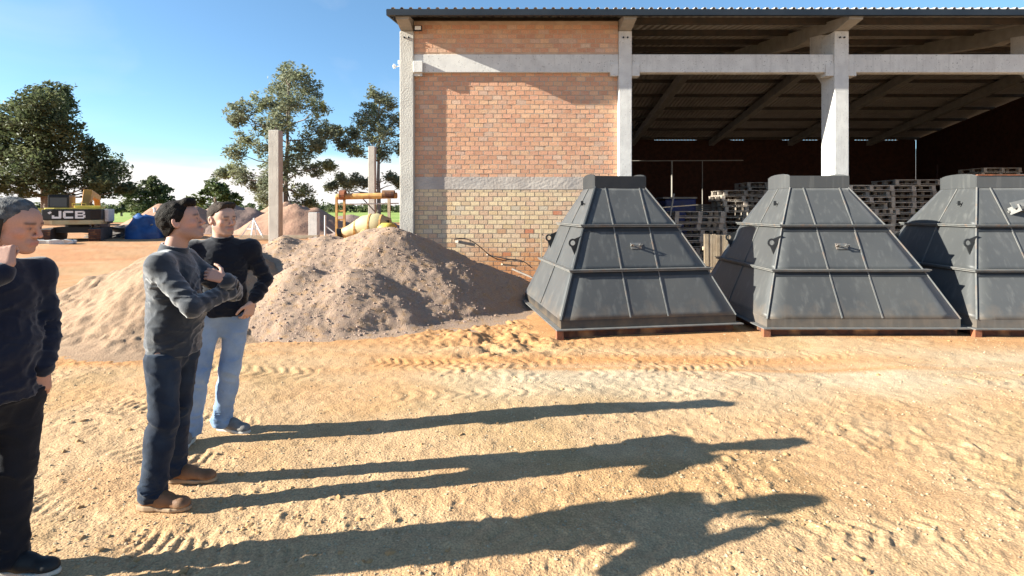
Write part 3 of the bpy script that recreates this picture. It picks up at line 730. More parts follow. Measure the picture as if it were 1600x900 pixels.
        m.bar(p+Vector((-.18,0,-.05)), p+Vector((-.12,0,-.05))+nn*.16, .012, .11, up=d)
        m.bar(p+Vector((.10,0,.02)), p+Vector((.10,0,.02))+nn*.16, .012, .14, up=d)
        m.bar(p+Vector((-.2,0,-.0))+nn*.10, p+Vector((.13,0,.07))+nn*.12, .10, .014, up=nn)
        m.bar(p+Vector((-.2,0,-.06))+nn*.03, p+Vector((.1,0,-.02))+nn*.03, .03, .03, up=nn)
        m.build('bracket', MAT['hopper_edge'], root)
    return root
def levels(W):
    # local rectangles (x0,x1,y0,y1) centred on the base; fitted insets
    b = W/2; out = []
    for (l, r, f, k) in ((0,0,0,0), (.245,.27,.30,.30), (.492,.60,.585,.60), (.765,.95,.895,1.02)):
        out.append((-b+l, b-r, -b+f, b-k))
    return out
hopper((1.67, 8.58, 0), 9.5, 'leftmost black pyramid hopper, turned slightly, at the foot of the gravel heap', levels(2.50))
hopper((4.69, 8.54, 0), 0, 'middle grey pyramid hopper with the white column rising behind it', levels(2.58))
hopper((7.45, 8.50, 0), 0, 'right-hand hopper with rusty top edge and a big bracket, cut off by the frame', levels(2.58), cap_rust=True, big=True)

# ---------------------------------------------------------------- pallets
def pallet_mesh(seed, wid=1.2, dep=1.0):
    r = random.Random(seed); m = MB(); h = .145
    for i in range(7):
        x = -dep/2+dep*(i+.5)/7; m.box((0, x, h-.011), (wid+r.uniform(-.01,.01), .095, .02), Matrix.Rotation(r.uniform(-.01,.01), 3, 'Z'))
    for sx in (-wid/2+.055, 0, wid/2-.055):
        for sy in (-dep/2+.06, 0, dep/2-.06): m.box((sx+r.uniform(-.01,.01), sy, .078), (.095, .10, .093))
        m.box((sx, 0, .0105), (.095, dep, .019))
    for sy in (-dep/2+.05, dep/2-.05): m.box((0, sy+.001, .0285), (wid, .09, .014))
    return m.mesh('pallet', MAT['wood'])
PM = [pallet_mesh(s) for s in range(6)]
ORD = ['top', 'second', 'third', 'fourth', 'fifth', 'sixth', 'seventh', 'eighth', 'ninth', 'tenth', 'eleventh', 'twelfth', 'thirteenth', 'fourteenth', 'fifteenth', 'sixteenth', 'seventeenth', 'eighteenth', 'nineteenth', 'twentieth']
def stack(x, y, top, n, desc, group, rz=0, jit=.04, mat=None, first=0):
    z = top-.146
    for k in range(n):
        o = bpy.data.objects.new('pallet', R.choice(PM)); COL.objects.link(o)
        j = jit*(2.2 if R.random() < .2 else 1)
        o.location = (x+R.uniform(-j, j), y+R.uniform(-j, j), z); o.rotation_euler = (0, 0, math.radians(rz)+R.uniform(-.03, .03))
        nm = 'topmost' if k == 0 else ORD[k]+' from the top'
        tag(o, f'grey pallet, {nm}, {desc}', 'pallet', group)
        z -= .1475
        if z < -.05: break
stack(6.35, 15.3, 2.22, 15, 'tall stack left of the middle hopper', 'pallets in the stack between the first two hoppers')
stack(4.55, 13.6, 1.65, 11, 'low stack right of the black hopper', 'pallets in the low stack by the black hopper', jit=.05)
stack(10.45, 14.6, 2.47, 17, 'tall stack between middle and right hoppers', 'pallets in the stack between the last two hoppers', jit=.05)
stack(8.95, 14.0, 2.30, 15, 'sunlit stack beside the middle hopper top', 'pallets in the sunlit stack', rz=4, jit=.07)
stack(7.75, 17.0, 2.52, 16, 'back stack behind the middle hopper cap', 'pallets in the back stack')
stack(15.3, 17.5, 3.0, 20, 'far stack behind the right-hand hopper cap', 'pallets in the far right stack')
# sawn timber bundle and blue wrap behind the low stack
tb = empty('timber_bundle', (5.75, 16.6, 1.3), label='bundle of rough brown boards on a blue-wrapped load beside the tall pallet stack', cat='timber')
m0 = MB(); m0.box((0,0,0), (1.0, .9, .045)); pm = m0.mesh('board', MAT['wood'])
for k in range(13):
    put('board', pm, tb, (R.uniform(-.03,.03), R.uniform(-.03,.03), -.22+k*.062))
bw = empty('wrapped_load', (4.9, 16.4, 0), label='load wrapped in dark blue plastic behind the low pallet stack', cat='load')
m = MB(); m.box((0,0,1.0), (.9,1.0,2.0), jit=.04); m.build('wrap', MAT['blueplastic'], bw, bevel=.05)
m = MB(); m.box((0,0,2.03), (1.0,1.1,.05)); m.build('top_board', MAT['wood'], bw)
sp = empty('timber_support', (5.75, 16.6, 0), label='dark crate carrying the bundle of boards', cat='crate')
for i in range(5):
    m = MB(); m.box((0, 0, .1+i*.21), (1.0, .9, .16), jit=.01); m.build('crate_board', MAT['wood'], sp)
# upright board panel
fp = empty('board_screen', (4.32, 11.0, 0), label='low screen of upright pale boards between the first two hoppers', cat='screen')
x = -.44
while x < .44:
    w_ = R.uniform(.07, .10); m = MB(); m.box((x+w_/2, R.uniform(-.008,.008), .59+R.uniform(-.012,.012)), (w_-.008, .022, 1.18), Matrix.Rotation(R.uniform(-.006,.006), 3, 'Y'))
    m.build('board', MAT['wood_new'], fp); x += w_
for z in (.25, .9):
    m = MB(); m.box((0, .035, z), (.9, .04, .07)); m.build('rail', MAT['wood_new'], fp)
# leaning offcuts beside
for i, (x0, y0, x1, z1) in enumerate(((3.3,12.3,3.75,2.05),(3.5,12.4,3.2,1.95),(3.7,12.2,3.3,1.62))):
    m = MB(); m.bar((x0, y0, 0), (x1, y0+.3, z1), .05, .03); o = m.build('leaning_batten', MAT['wood'])
    tag(o, ['pale batten leaning right above the low pallet stack', 'thin batten leaning left beside the black hopper top', 'short batten leaning low behind the black hopper'][i], 'batten')
m = MB(); m.bar((3.3,12.8,1.72), (4.4,12.9,1.80), .07, .025); o = m.build('loose_board', MAT['wood_new'])
tag(o, 'loose pale board lying across the low pallet stack', 'board')
# pipe rack in the shed
pr = empty('pipe_frame', (4.9, 20.0, 0), label='thin pale pipe frame standing in the dark shed', cat='frame')
m = MB(); m.tube([(-.55,0,3.48),(3.6,0,3.50)], .018, 6); m.build('crossbar', MAT['shaded_concrete'], pr)
for x in (.98, 2.1):
    m = MB(); m.tube([(x,0,0),(x,0,3.48)], .03 if x < 1 else .015, 6); m.build('upright', MAT['shaded_concrete'], pr)
# yellow can on a rusty drum
dr = empty('oil_drum', (7.70, 10.75, 0), label='dark oil drum between the middle and right hoppers', cat='drum')
m = MB(); m.tube([(0,0,0),(0,0,.28),(0,0,.29),(0,0,.56),(0,0,.57),(0,0,.85)], [.27,.27,.285,.285,.27,.27], 20); m.build('barrel', MAT['junk'], dr)
m = MB(); m.tube([(0,0,.85),(0,0,.862)], [.275,.275], 20); m.build('rim', MAT['rust'], dr)
yc = empty('hard_hat', (7.72, 10.62, .865), label='yellow hard hat on the drum between the middle and right hoppers', cat='helmet')
m = MB(); m.tube([(0,0,.0),(0,0,.05),(0,0,.10),(0,0,.13),(0,0,.145)], [.125,.12,.10,.06,.015], 16); m.build('shell', MAT['yellow'], yc, smooth=True)
m = MB(); m.tube([(0,-.02,.0),(0,-.02,.012)], [.155,.15], 16); m.build('brim', MAT['yellow'], yc)
MAT['yellow']
# rubble, boards and cables on the back slope of the heap
items = [((-1.05,10.35,1.08),(-.75,10.6,1.0),.10,.05), ((-.9,10.7,.9),(.35,10.9,.42),.05,.03), ((-1.2,10.6,1.02),(-.1,11.2,.55),.04,.03), ((-.5,10.9,.78),(.2,11.1,.62),.12,.02), ((-.2,10.6,.62),(.1,10.95,.55),.04,.03), ((0.0,10.9,.5),(.75,10.7,.2),.05,.03)]
for i, (a, b, w_, h_) in enumerate(items):
    if i in (1, 2): continue
    m = MB(); m.bar(a, b, w_, h_); o = m.build('scrap_board', MAT['wood_new'] if i == 4 else MAT['junk' if i in (1,2) else 'wood'])
    tag(o, ['short pale board on the shoulder of the gravel heap', 'long thin dark slat lying down the back of the gravel heap', 'long dark slat sloping towards the brick wall', 'flat board in the shadow behind the gravel heap', 'small white offcut in the shadow behind the heap', 'batten at the foot of the heap next to the black hopper'][i], 'board')
for i in range(1):
    m = MB(); x0 = -1.1+.15*i; pts = []
    for t in np.linspace(0, 1, 14): pts.append((x0+1.5*t, 10.35+.3*math.sin(t*3+i)+.3*t, 1.12-.62*t+.09*math.sin(t*9+i*2)))
    m.tube(pts, .009, 5); o = m.build('cable', MAT['black']); tag(o, ['black cable looping along the ridge of the gravel heap', 'black cable trailing down towards the hopper', 'black cable nearest the brick wall behind the heap'][i], 'cable')
m = MB(); m.bar((.62,11.2,.0), (.60,11.25,1.35), .045, .03); m.bar((.9,11.2,.9), (.60,11.25,1.2), .03, .02); o = m.build('batten_post', MAT['wood_new']); tag(o, 'upright pale batten at the wall beside the black hopper', 'batten')
# ---------------------------------------------------------------- background yard
def lab(o, l, c, g=None): return tag(o, l, c, g)
for i, (x, y, h, w_) in enumerate(((-8.25, 19.0, 4.45, .36), (-6.55, 25.5, 4.65, .31))):
    p = empty('concrete_post', (x, y, 0), 0, ['nearer bare concrete post standing behind the gravel heap', 'farther bare concrete post right of the tall gum tree, behind the yellow frame'][i], 'post', 'bare concrete posts in the yard')
    m = MB(); m.bx(-w_/2, w_/2, -w_/2, w_/2, -.1, h); m.build('shaft', MAT['concrete_rough'], p, bevel=.02)
    m = MB(); m.bx(-.02, .02, -.02, .02, h, h+.12); m.build('rebar', MAT['rust'], p)
# far gravel heaps
pm1 = M_('red_gravel', (.30,.17,.115), (.35,.21,.14), .95, 2, .6, 8, world_pos=True, bdist=.05)
pm2 = M_('purple_gravel', (.22,.15,.12), (.28,.185,.15), .95, 2, .6, 8, world_pos=True, bdist=.05)
def fheap(x, y, h, r, mat, label, ex=1.):
    cs = [(x-ex*r*.3, y, h*.93), (x, y, h), (x+ex*r*.35, y+.3, h*.86)]
    heap('gravel_heap', cs, h/r, (x-r*2.2, x+r*2.2, y-r*1.5, y+r*1.5), .16, mat, label, amp=.02, seed=int(x*10) % 97+300, toe=.1)
fheap(-21.3, 34.5, 1.95, 3.0, pm1, 'reddish heap behind the blue tarpaulin')
fheap(-18.6, 36.0, 1.90, 3.1, pm2, 'dark purple heap between the heads of the two right-hand men')
fheap(-15.5, 37.5, 2.0, 2.9, pm1, 'red heap just right of the far man\'s head')
fheap(-13.3, 33.5, 1.85, 2.9, pm1, 'pinkish heap behind the timber trestle')
fheap(-10.6, 36.0, 1.1, 2.9, pm2, 'low brown heap at the right of the tall gum tree')
fheap(-8.3, 32.5, .95, 1.8, pm2, 'small dark brown heap seen left of the yellow frame')
# trestle
tr = empty('timber_trestle', (-13.3, 28.0, .2), label='white timber A-shaped trestle in front of the pinkish heap', cat='trestle')
for a, b in (((-.62,-.2,0),(0,0,1.0)), ((.62,-.2,0),(0,0,1.0)), ((0,.3,0),(0,0,1.05)), ((0,-.3,0),(0,0,1.0)), ((-.32,-.1,.5),(.32,-.1,.5))):
    m = MB(); m.bar(a, b, .06, .06); m.build('leg' if abs(b[2]-a[2]) > .3 else 'crossbar', MAT['white'], tr)
lb = MB()
for i in range(3):
    m = MB(); m.bar((-13.5+.3*i, 25+.4*i, .30+.07*i), (-9.6+.2*i, 25.5+.2*i, .34+.05*i), .14, .06); o = m.build('beam_on_ground', MAT['wood_new'])
    lab(o, ['lowest long timber lying left of the near concrete post', 'middle long timber lying behind the near concrete post', 'upper long timber lying behind the near concrete post'][i], 'timber')
cb = MB(); cb.bx(-.22,.22,-.2,.2,0,1.35); o = cb.build('grey_cabinet', MAT['concrete'], bevel=.02); o.location = (-10.0, 27.5, .2)
lab(o, 'grey cabinet at the foot of the tall gum tree', 'cabinet')
for i, (px, z0) in enumerate(((-11.9, 1.3),)):
    st = empty('field_stand', (-9.1, 26.5, .22), label='thin grey stand left of the yellow frame', cat='stand')
    m = MB(); m.tube([(0,0,0),(0,0,1.2)], .05, 8); m.build('pole', MAT['concrete'], st)
    m = MB(); m.bar((0,0,.7),(.5,0,.3), .05, .05); m.build('brace', MAT['concrete'], st)
# yellow frame machine
fr = empty('gantry', (-4.95, 18.2, 0), label='rusty yellow steel gantry frame standing behind the gravel heap', cat='gantry')
def part(fn, name, mat, par, **k):
    m = MB(); fn(m); return m.build(name, mat, par, **k)
for x in (-.92, -.66): part(lambda m: m.bar((x,0,0),(x,0,2.18), .07, .07), 'post', MAT['yrust'], fr)
for z in (.75, 1.05, 1.35, 1.65): part(lambda m: m.bar((-.92,0,z),(-.66,0,z), .04, .05), 'rung', MAT['yrust'], fr)
part(lambda m: m.bar((.86,-.1,0),(.86,-.1,2.05), .09, .09), 'post', MAT['wood_new'], fr)
part(lambda m: m.tube([(-.95,0,2.12),(-.9,0,2.12),(1.1,0,2.16)], [.07,.10,.10], 12), 'crossbeam', MAT['yrust'], fr)
part(lambda m: m.tube([(-.80,0,2.18),(-.62,0,2.18)], .17, 14), 'end_drum', MAT['primer'], fr)
part(lambda m: m.tube([(.62,0,2.2),(1.02,0,2.2)], .14, 14), 'end_drum', MAT['rust'], fr)
part(lambda m: m.tube([(-.95,.05,1.86),(1.15,.05,1.90)], .022, 6), 'tie_rod', MAT['concrete'], fr)
part(lambda m: m.bar((-.1,.06,2.1),(.35,.06,1.62), .03, .03), 'brace', MAT['rust'], fr)
tk = empty('mixer_drum', (-4.62, 17.4, -.12), label='tilted cream and rust mixer drum under the yellow frame', cat='mixer')
part(lambda m: m.tube([(-.85,0,1.05),(-.55,0,1.12),(-.1,0,1.28),(.28,0,1.30),(.62,0,1.22),(.75,0,1.12)], [.12,.20,.34,.40,.34,.12], 18), 'drum', MAT['olive'], tk, smooth=True)
for xb, zb, rb in ((-.36,1.185,.275),(.1,1.30,.375),(.46,1.27,.378)): part(lambda m: m.tube([(xb-.025,0,zb),(xb+.025,0,zb)], rb+.01, 18), 'drum_band', MAT['yrust'], tk)
part(lambda m: m.tube([(-.92,0,1.03),(-.80,0,1.06)], [.19,.15], 14), 'drum_mouth', MAT['black'], tk)
part(lambda m: m.tube([(.02,-.42,1.02),(.12,-.50,1.02)], [.20,.20], 16), 'wheel', MAT['yrust'], tk)
part(lambda m: (m.bar((-.5,0,0),(-.3,0,1.0),.07,.07), m.bar((.5,0,0),(.4,0,.95),.07,.07), m.bar((-.6,0,.5),(.6,0,.5),.07,.07)), 'stand', MAT['yrust'], tk)
yt = empty('yellow_tank', (-3.95, 17.2, -.05), label='bright yellow tank beside the corner column of the warehouse', cat='tank')
part(lambda m: m.tube([(0,0,.3),(0,0,.4),(0,0,1.2),(0,0,1.32)], [.26,.32,.32,.2], 16), 'tank_body', MAT['yellow'], yt, smooth=True)
part(lambda m: m.tube([(0,0,1.31),(0,0,1.4)], .07, 10), 'tank_lid', MAT['black'], yt)

# excavator, seen from behind
ex = empty('excavator', (-20.6, 25.8, .22), math.radians(28), 'yellow excavator with black rear panel parked under the big trees, seen from behind', 'excavator')
def tread(cx):
    m = MB(); n = 14; prof = []
    L2 = 1.45; r = .36
    for k in range(n+1): a = math.pi/2-math.pi*k/n; prof.append((L2+r*math.cos(a), r+r*math.sin(a)))
    for k in range(n+1): a = -math.pi/2-math.pi*k/n; prof.append((-L2+r*math.cos(a), r+r*math.sin(a)))
    m.prism(prof, 'x', cx-.26, cx+.26); t = m.build('track', MAT['junk'], ex)
    pads = MB()
    for k in range(6):
        z = .08+k*.11; pads.box((cx, -L2-r+.0-.02+.18*abs(z-.36)**1.5, z), (.54, .07, .07))
    pads.build('track_pad', MAT['rust'], t)
tread(-1.05); tread(1.05)
part(lambda m: m.box((0,0,.62), (1.7,1.9,.3)), 'undercarriage', MAT['black'], ex)
part(lambda m: m.tube([(0,0,.72),(0,0,.90)], .55, 20), 'slew_ring', MAT['black'], ex)
part(lambda m: m.box((0,.6,1.05), (2.6,3.0,.28)), 'deck', MAT['junk'], ex, bevel=.04)
cwp = [(-1.32,-1.0),(-1.25,-1.25),(-.8,-1.42),(.8,-1.42),(1.25,-1.25),(1.32,-1.0),(1.32,.0),(-1.32,.0)]
part(lambda m: m.prism(cwp, 'z', .92, 1.16), 'counterweight_base', MAT['olive'], ex, bevel=.03)
cwt = part(lambda m: m.prism([(x*1.0, y-.01) for x, y in cwp], 'z', 1.165, 1.72), 'counterweight', MAT['black'], ex, bevel=.03)
part(lambda m: m.box((-1.42,.1,1.40), (.16,2.0,.75)), 'side_door', MAT['yellow'], ex, bevel=.03)
part(lambda m: m.box((1.42,.1,1.40), (.16,2.0,.7)), 'side_door', MAT['concrete'], ex, bevel=.03)
part(lambda m: m.prism([(x*.93, y*.9) for x, y in cwp], 'z', 1.72, 1.80), 'engine_cover', MAT['yellow'], ex, bevel=.03)
part(lambda m: m.box((.5,.3,1.86), (1.2,1.3,.14)), 'engine_hood', MAT['yellow'], ex, bevel=.04)
part(lambda m: m.tube([(.55,.2,1.9),(.55,.2,2.15)], .05, 8), 'exhaust', MAT['rust'], ex)
part(lambda m: (m.bar((-.2,-.2,1.9),(-.2,-.2,2.05),.03,.03), m.bar((.4,-.2,1.9),(.4,-.2,2.05),.03,.03), m.bar((-.2,-.2,2.05),(.4,-.2,2.05),.03,.03)), 'handrail', MAT['yellow'], ex)
cabp = part(lambda m: m.box((-.92,1.2,1.98), (.92,1.6,1.0)), 'cab', MAT['black'], ex, bevel=.05)
m = MB(); m.box((-.92,.395,2.12), (.74,.02,.5)); m.build('rear_window', M_('dark_glass', (.015,.02,.03), rough=.1, spec=.6), cabp)
part(lambda m: m.box((-.92,1.2,2.50), (.9,1.5,.05)), 'cab_roof', MAT['black'], ex, bevel=.02)
part(lambda m: m.prism([(1.6,1.3),(2.6,2.9),(5.2,2.6),(5.1,2.3),(2.9,2.45),(2.2,1.2)], 'x', -.22, .20), 'boom', MAT['orange'], ex, bevel=.03)
part(lambda m: m.prism([(5.0,2.7),(5.4,2.5),(6.2,.8),(5.9,.7)], 'x', -.16, .14), 'stick', MAT['orange'], ex, bevel=.03)
part(lambda m: m.prism([(5.7,.9),(6.4,.8),(6.5,.2),(5.9,.0),(5.5,.3)], 'x', -.5, .5), 'bucket', MAT['junk'], ex)
part(lambda m: m.tube([(-.01,2.0,1.5),(-.01,3.0,2.5)], .07, 8), 'ram', MAT['concrete'], ex)
def letters():
    y0, y1 = -1.452, -1.436; h = .40; z = 1.24; t = .10
    def L_(m, x0, x1, z0, z1): m.bx(x0, x1, y0, y1, z+z0, z+z1)
    J = MB(); L_(J, -.52, -.41, .1, h); L_(J, -.80, -.52, 0, t); L_(J, -.80, -.70, t, .17); J.prism([(-.52,z),(-.44,z),(-.41,z+.04),(-.41,z+.1),(-.52,z+.1)], 'y', y0, y1)
    C = MB(); L_(C, -.34, -.23, .04, h-.04); L_(C, -.30, .08, 0, t-.0); L_(C, -.30, .08, h-t, h); L_(C, -.23, -.229, t, h-t)
    B = MB(); L_(B, .16, .27, 0, h); L_(B, .27, .54, 0, t*.85); L_(B, .27, .54, h-t*.85, h); L_(B, .27, .52, .16, .24); L_(B, .50, .60, .05, .175); L_(B, .48, .58, .225, h-.04)
    for m in (J, C, B): m.build('letter', MAT['white'], cwt)
letters()
m = MB(); m.prism([(-.98,1.55),(-.86,1.62),(-.80,1.55),(-.9,1.47)], 'y', -1.455, -1.44); m.build('logo_flag', MAT['white'], cwt)

ex.scale = (.86, .86, .86)
# scrap heap and tarpaulin
def lump(name, loc, d, mat, label, cat, seed, n=24, amp=.25, sub=None):
    V = []; F = []; m_ = 14
    for j in range(m_+1):
        for i in range(n):
            a = 2*math.pi*i/n; v = j/m_*math.pi/2; r = math.cos(v)**.5 if j < m_ else .0
            k = 1+amp*float(vn(np.array([math.cos(a)*1.8+seed]), np.array([math.sin(a)*1.8+v*2.5]), None, seed)[0])
            V.append((d[0]*r*k*math.cos(a), d[1]*r*k*math.sin(a), d[2]*math.sin(v)**.8*(1+amp*.5*float(vn(np.array([a*1.5]), np.array([v*3]), None, seed+2)[0]))))
    for j in range(m_):
        for i in range(n): F.append((j*n+i, j*n+(i+1)%n, (j+1)*n+(i+1)%n, (j+1)*n+i))
    m = MB(); m.add(V, F); o = m.build(name, mat, None, smooth=True); o.location = loc; tag(o, label, cat); return o
lump('blue_tarpaulin', (-18.35, 27.2, .2), (.75, .8, 1.2), MAT['tarp'], 'blue tarpaulin draped over a load left of the far heaps', 'tarpaulin', 5)
lump('scrap_heap', (-20.4, 28.6, .15), (1.7, 1.0, .62), MAT['junk'], 'dark scrap heap between the excavator and the blue tarpaulin', 'scrap', 9, amp=.5)
lump('scrap_heap', (-18.6, 28.6, .15), (1.2, .9, 1.15), MAT['junk'], 'taller dark heap behind the blue tarpaulin', 'scrap', 12, amp=.5)
for i in range(12):
    a = (-21.4+R.random()*3.0, 26.3+R.random()*1.0, .25+R.random()*.45); m = MB(); m.bar(a, (a[0]+R.uniform(-.7,.7), a[1]+R.uniform(-.3,.3), a[2]+R.uniform(-.1,.45)), R.uniform(.04,.12), .05)
    o = m.build('scrap_bar', R.choice([MAT['junk'], MAT['wood_new'], MAT['rust'], MAT['wood']])); tag(o, 'loose bar or offcut strewn on the dark scrap heap beside the excavator', 'scrap', 'scrap bars beside the excavator')
for i in range(5):
    m = MB(); m.box((0,0,.1), (R.uniform(.3,.7), .4, .2), Matrix.Rotation(R.random(), 3, 'Z'), jit=.06); o = m.build('concrete_lump', MAT['concrete']); o.location = (-20.4+.35*i, 23.3+.15*R.random(), .2); tag(o, 'pale lump of broken concrete by the excavator tracks', 'rubble', 'pale rubble by the tracks')
pp = empty('field_post', (-22.0, 33.5, .2), label='pale yellow post at the edge of the green field', cat='post')
part(lambda m: m.tube([(0,0,0),(0,0,1.55)], .07, 8), 'pole', MAT['white'], pp)
part(lambda m: m.tube([(0,0,1.55),(0,0,1.62)], .10, 8), 'pole_cap', MAT['white'], pp)
# fence rails on field
# ---------------------------------------------------------------- trees
def leaf_mesh(centres, n_per, rad, size, seed, mat, droop=0.):
    rs = np.random.RandomState(seed); C = np.asarray(centres); n = len(C)*n_per
    idx = np.repeat(np.arange(len(C)), n_per)
    d = rs.normal(size=(n, 3)); d /= np.linalg.norm(d, axis=1)[:, None]
    r = rs.rand(n)**.5
    P = C[idx, :3]+d*(r*C[idx, 3]*rad)[:, None]*np.array([1, 1, .75])
    P[:, 2] -= droop*rs.rand(n)*C[idx, 3]
    # leaf spray: quad with random orientation, elongated
    u = rs.normal(size=(n, 3)); u[:, 2] = u[:, 2]*.6-droop; u /= np.linalg.norm(u, axis=1)[:, None]
    w = rs.normal(size=(n, 3)); w -= (w*u).sum(1)[:, None]*u; w /= np.linalg.norm(w, axis=1)[:, None]
    s = size*(.6+.8*rs.rand(n))[:, None]
    a = P-u*s; b = P+w*s*.38; c = P+u*s; e = P-w*s*.38
    V = np.stack([a, b, c, e], 1).reshape(-1, 3); F = np.arange(n*4).reshape(-1, 4)
    me = mesh_np('crown', V, F); me.materials.append(mat); return me
def tree(base, blobs, trunk_top, mat, label, seed, trunk_r=.3, leaf=.2, sub=26, per=34, name='tree', subr=.34, lean=0, group=None, fork=False):
    """blobs: (x, y, z, r) world; each becomes scattered leaf clumps fed by limbs"""
    rs = np.random.RandomState(seed); b = Vector(base)
    root = empty(name, base, 0, label, 'tree', group)
    t = MB(); top = Vector(trunk_top); pts = []; rad = []
    for q in range(9):
        f = q/8; p = b.lerp(top, f)+Vector((rs.normal()*.12*f, rs.normal()*.12*f, 0)); pts.append(p-b); rad.append(trunk_r*(1-f*.8))
    t.tube(pts, rad, 9)
    if fork: t.tube([p+Vector((-.4-1.2*f/8, .3, 0)) for f, p in enumerate(pts)], [r*.7 for r in rad], 8)
    cl = []
    for (x, y, z, r) in blobs:
        c = Vector((x, y, z))
        f = min(max((z-b.z-r*1.2)/(top.z-b.z), .25), .95); s = b.lerp(top, f)-b
        e = c-b; mid = (s+e)/2+Vector((rs.normal()*.3, rs.normal()*.3, -.05*(e-s).length))
        t.tube([s, mid, e], [trunk_r*.38*(1-f*.5), trunk_r*.2, trunk_r*.06], 6)
        for q in range(int(sub*min(1.6, max(.4, (r/1.6)**2)))):
            d = rs.normal(size=3); d /= np.linalg.norm(d); rr = r*rs.rand()**.45
            p = np.array([x, y, z])+d*rr*np.array([1, 1, .85])
            cl.append((*(p-np.array(base)), subr*(.6+.8*rs.rand())*max(.8, r/1.8)))
            if q % 3 == 0: t.tube([e*.9+s*.1, Vector(p)-b], [trunk_r*.06, trunk_r*.02], 4, cap=False)
    t.build('trunk', MAT['bark'], root, smooth=True)
    me = leaf_mesh(cl, per, 1.0, leaf, seed+1, mat); put('crown', me, root)
    return root
def W2(px, py, Z): return ((px-800)/850*Z, Z, CAMH+(328-py)/850*Z)
def blobs(lst, Z, seed, dep=1.0):
    rs = np.random.RandomState(seed); out = []
    for px, py, r in lst:
        x, y, z = W2(px, py, Z); rr = r/850*Z; out.append((x, y+rs.uniform(-1, 1)*rr*dep*1.6, z, rr))
    return out
Z = 52
big = [(92,150,26),(70,165,30),(110,175,32),(45,190,30),(85,195,38),(125,205,30),(20,200,28),(60,225,36),(105,230,40),(140,235,22),(5,235,30),(35,255,34),(80,262,40),(120,262,40),(10,285,34),(150,268,28),(-30,220,40),(-35,270,40),(55,290,26),(172,285,20),(140,292,26),(185,295,12),(105,290,26)]
tree(W2(72, 355, Z), blobs(big, Z, 1), W2(82, 170, Z), MAT['leaf_dark'], 'tall dark broad tree behind the excavator at the left edge', 11, .34, .20, sub=60, per=20, name='broadleaf_tree', subr=.60, fork=True)
Z = 78
tree(W2(237, 336, Z), blobs([(238,288,14),(222,300,16),(252,300,16),(236,308,20),(212,318,14),(262,310,10),(232,325,16)], Z, 2), W2(238, 290, Z), MAT['leaf_dark'], 'small round tree between the big tree and the man with crossed arms', 12, .25, .30, sub=20, per=36, name='broadleaf_tree', subr=.8)
Z = 62
tree(W2(336, 340, Z), blobs([(337,286,14),(322,298,16),(350,296,16),(312,312,14),(336,310,20),(358,310,12)], Z, 3), W2(337, 290, Z), MAT['leaf_lime'], 'small light green tree above the far man\'s head', 13, .22, .26, sub=20, per=36, name='broadleaf_tree', subr=.7)
Z = 44
euc = [(440,108,22),(462,118,24),(425,130,22),(478,140,24),(405,158,22),(385,178,22),(430,165,26),(465,165,22),(500,172,20),(372,188,12),(410,195,24),(448,200,26),(488,200,26),(518,205,12),(395,222,20),(470,232,26),(435,235,22),(500,228,14),(378,240,14),(415,262,22),(455,262,26),(485,262,16),(510,258,8),(360,262,14),(385,275,16),(440,290,24),(470,300,20),(425,310,18),(400,290,14),(350,272,10),(455,325,16),(480,318,10)]
tree(W2(446, 356, Z), blobs(euc, Z, 4), W2(452, 110, Z), MAT['leaf_euc'], 'tall loose gum tree behind the near concrete post', 14, .22, .13, sub=85, per=22, name='gum_tree', subr=.52)
Z = 46
euc2 = [(592,152,16),(575,168,16),(608,165,16),(560,185,16),(590,190,22),(618,188,16),(545,205,14),(572,215,20),(605,215,20),(540,225,12),(560,238,12),(625,232,12),(598,240,14),(560,282,12),(540,290,12),(520,292,9),(575,288,12),(612,278,10),(625,285,10),(532,280,10),(636,210,14)]
tree(W2(592, 352, Z), blobs(euc2, Z, 5), W2(592, 160, Z), MAT['leaf_euc'], 'gum tree beside the corner of the warehouse', 15, .2, .13, sub=80, per=22, name='gum_tree', subr=.52)
tree(W2(190, 338, 95), blobs([(190,322,7),(184,326,6),(196,327,6)], 95, 6), W2(190, 320, 95), MAT['leaf_dark'], 'tiny far tree just right of the big tree over the green field', 16, .2, .34, sub=22, per=26, name='broadleaf_tree', subr=.7)
# far wood on the horizon
cl = []; rs = np.random.RandomState(8)
for i in range(420):
    x = rs.uniform(-260, -40) if i % 5 else rs.uniform(60, 300); y = rs.uniform(200, 235)
    cl.append((x*1.0, y, 1.6+rs.rand()*1.3, 1.5+1.2*rs.rand()))
me = leaf_mesh(cl, 44, 1.0, .9, 3, MAT['leaf_dark']); o = put('far_wood', me); tag(o, 'low line of distant woods on the horizon', kind='stuff')
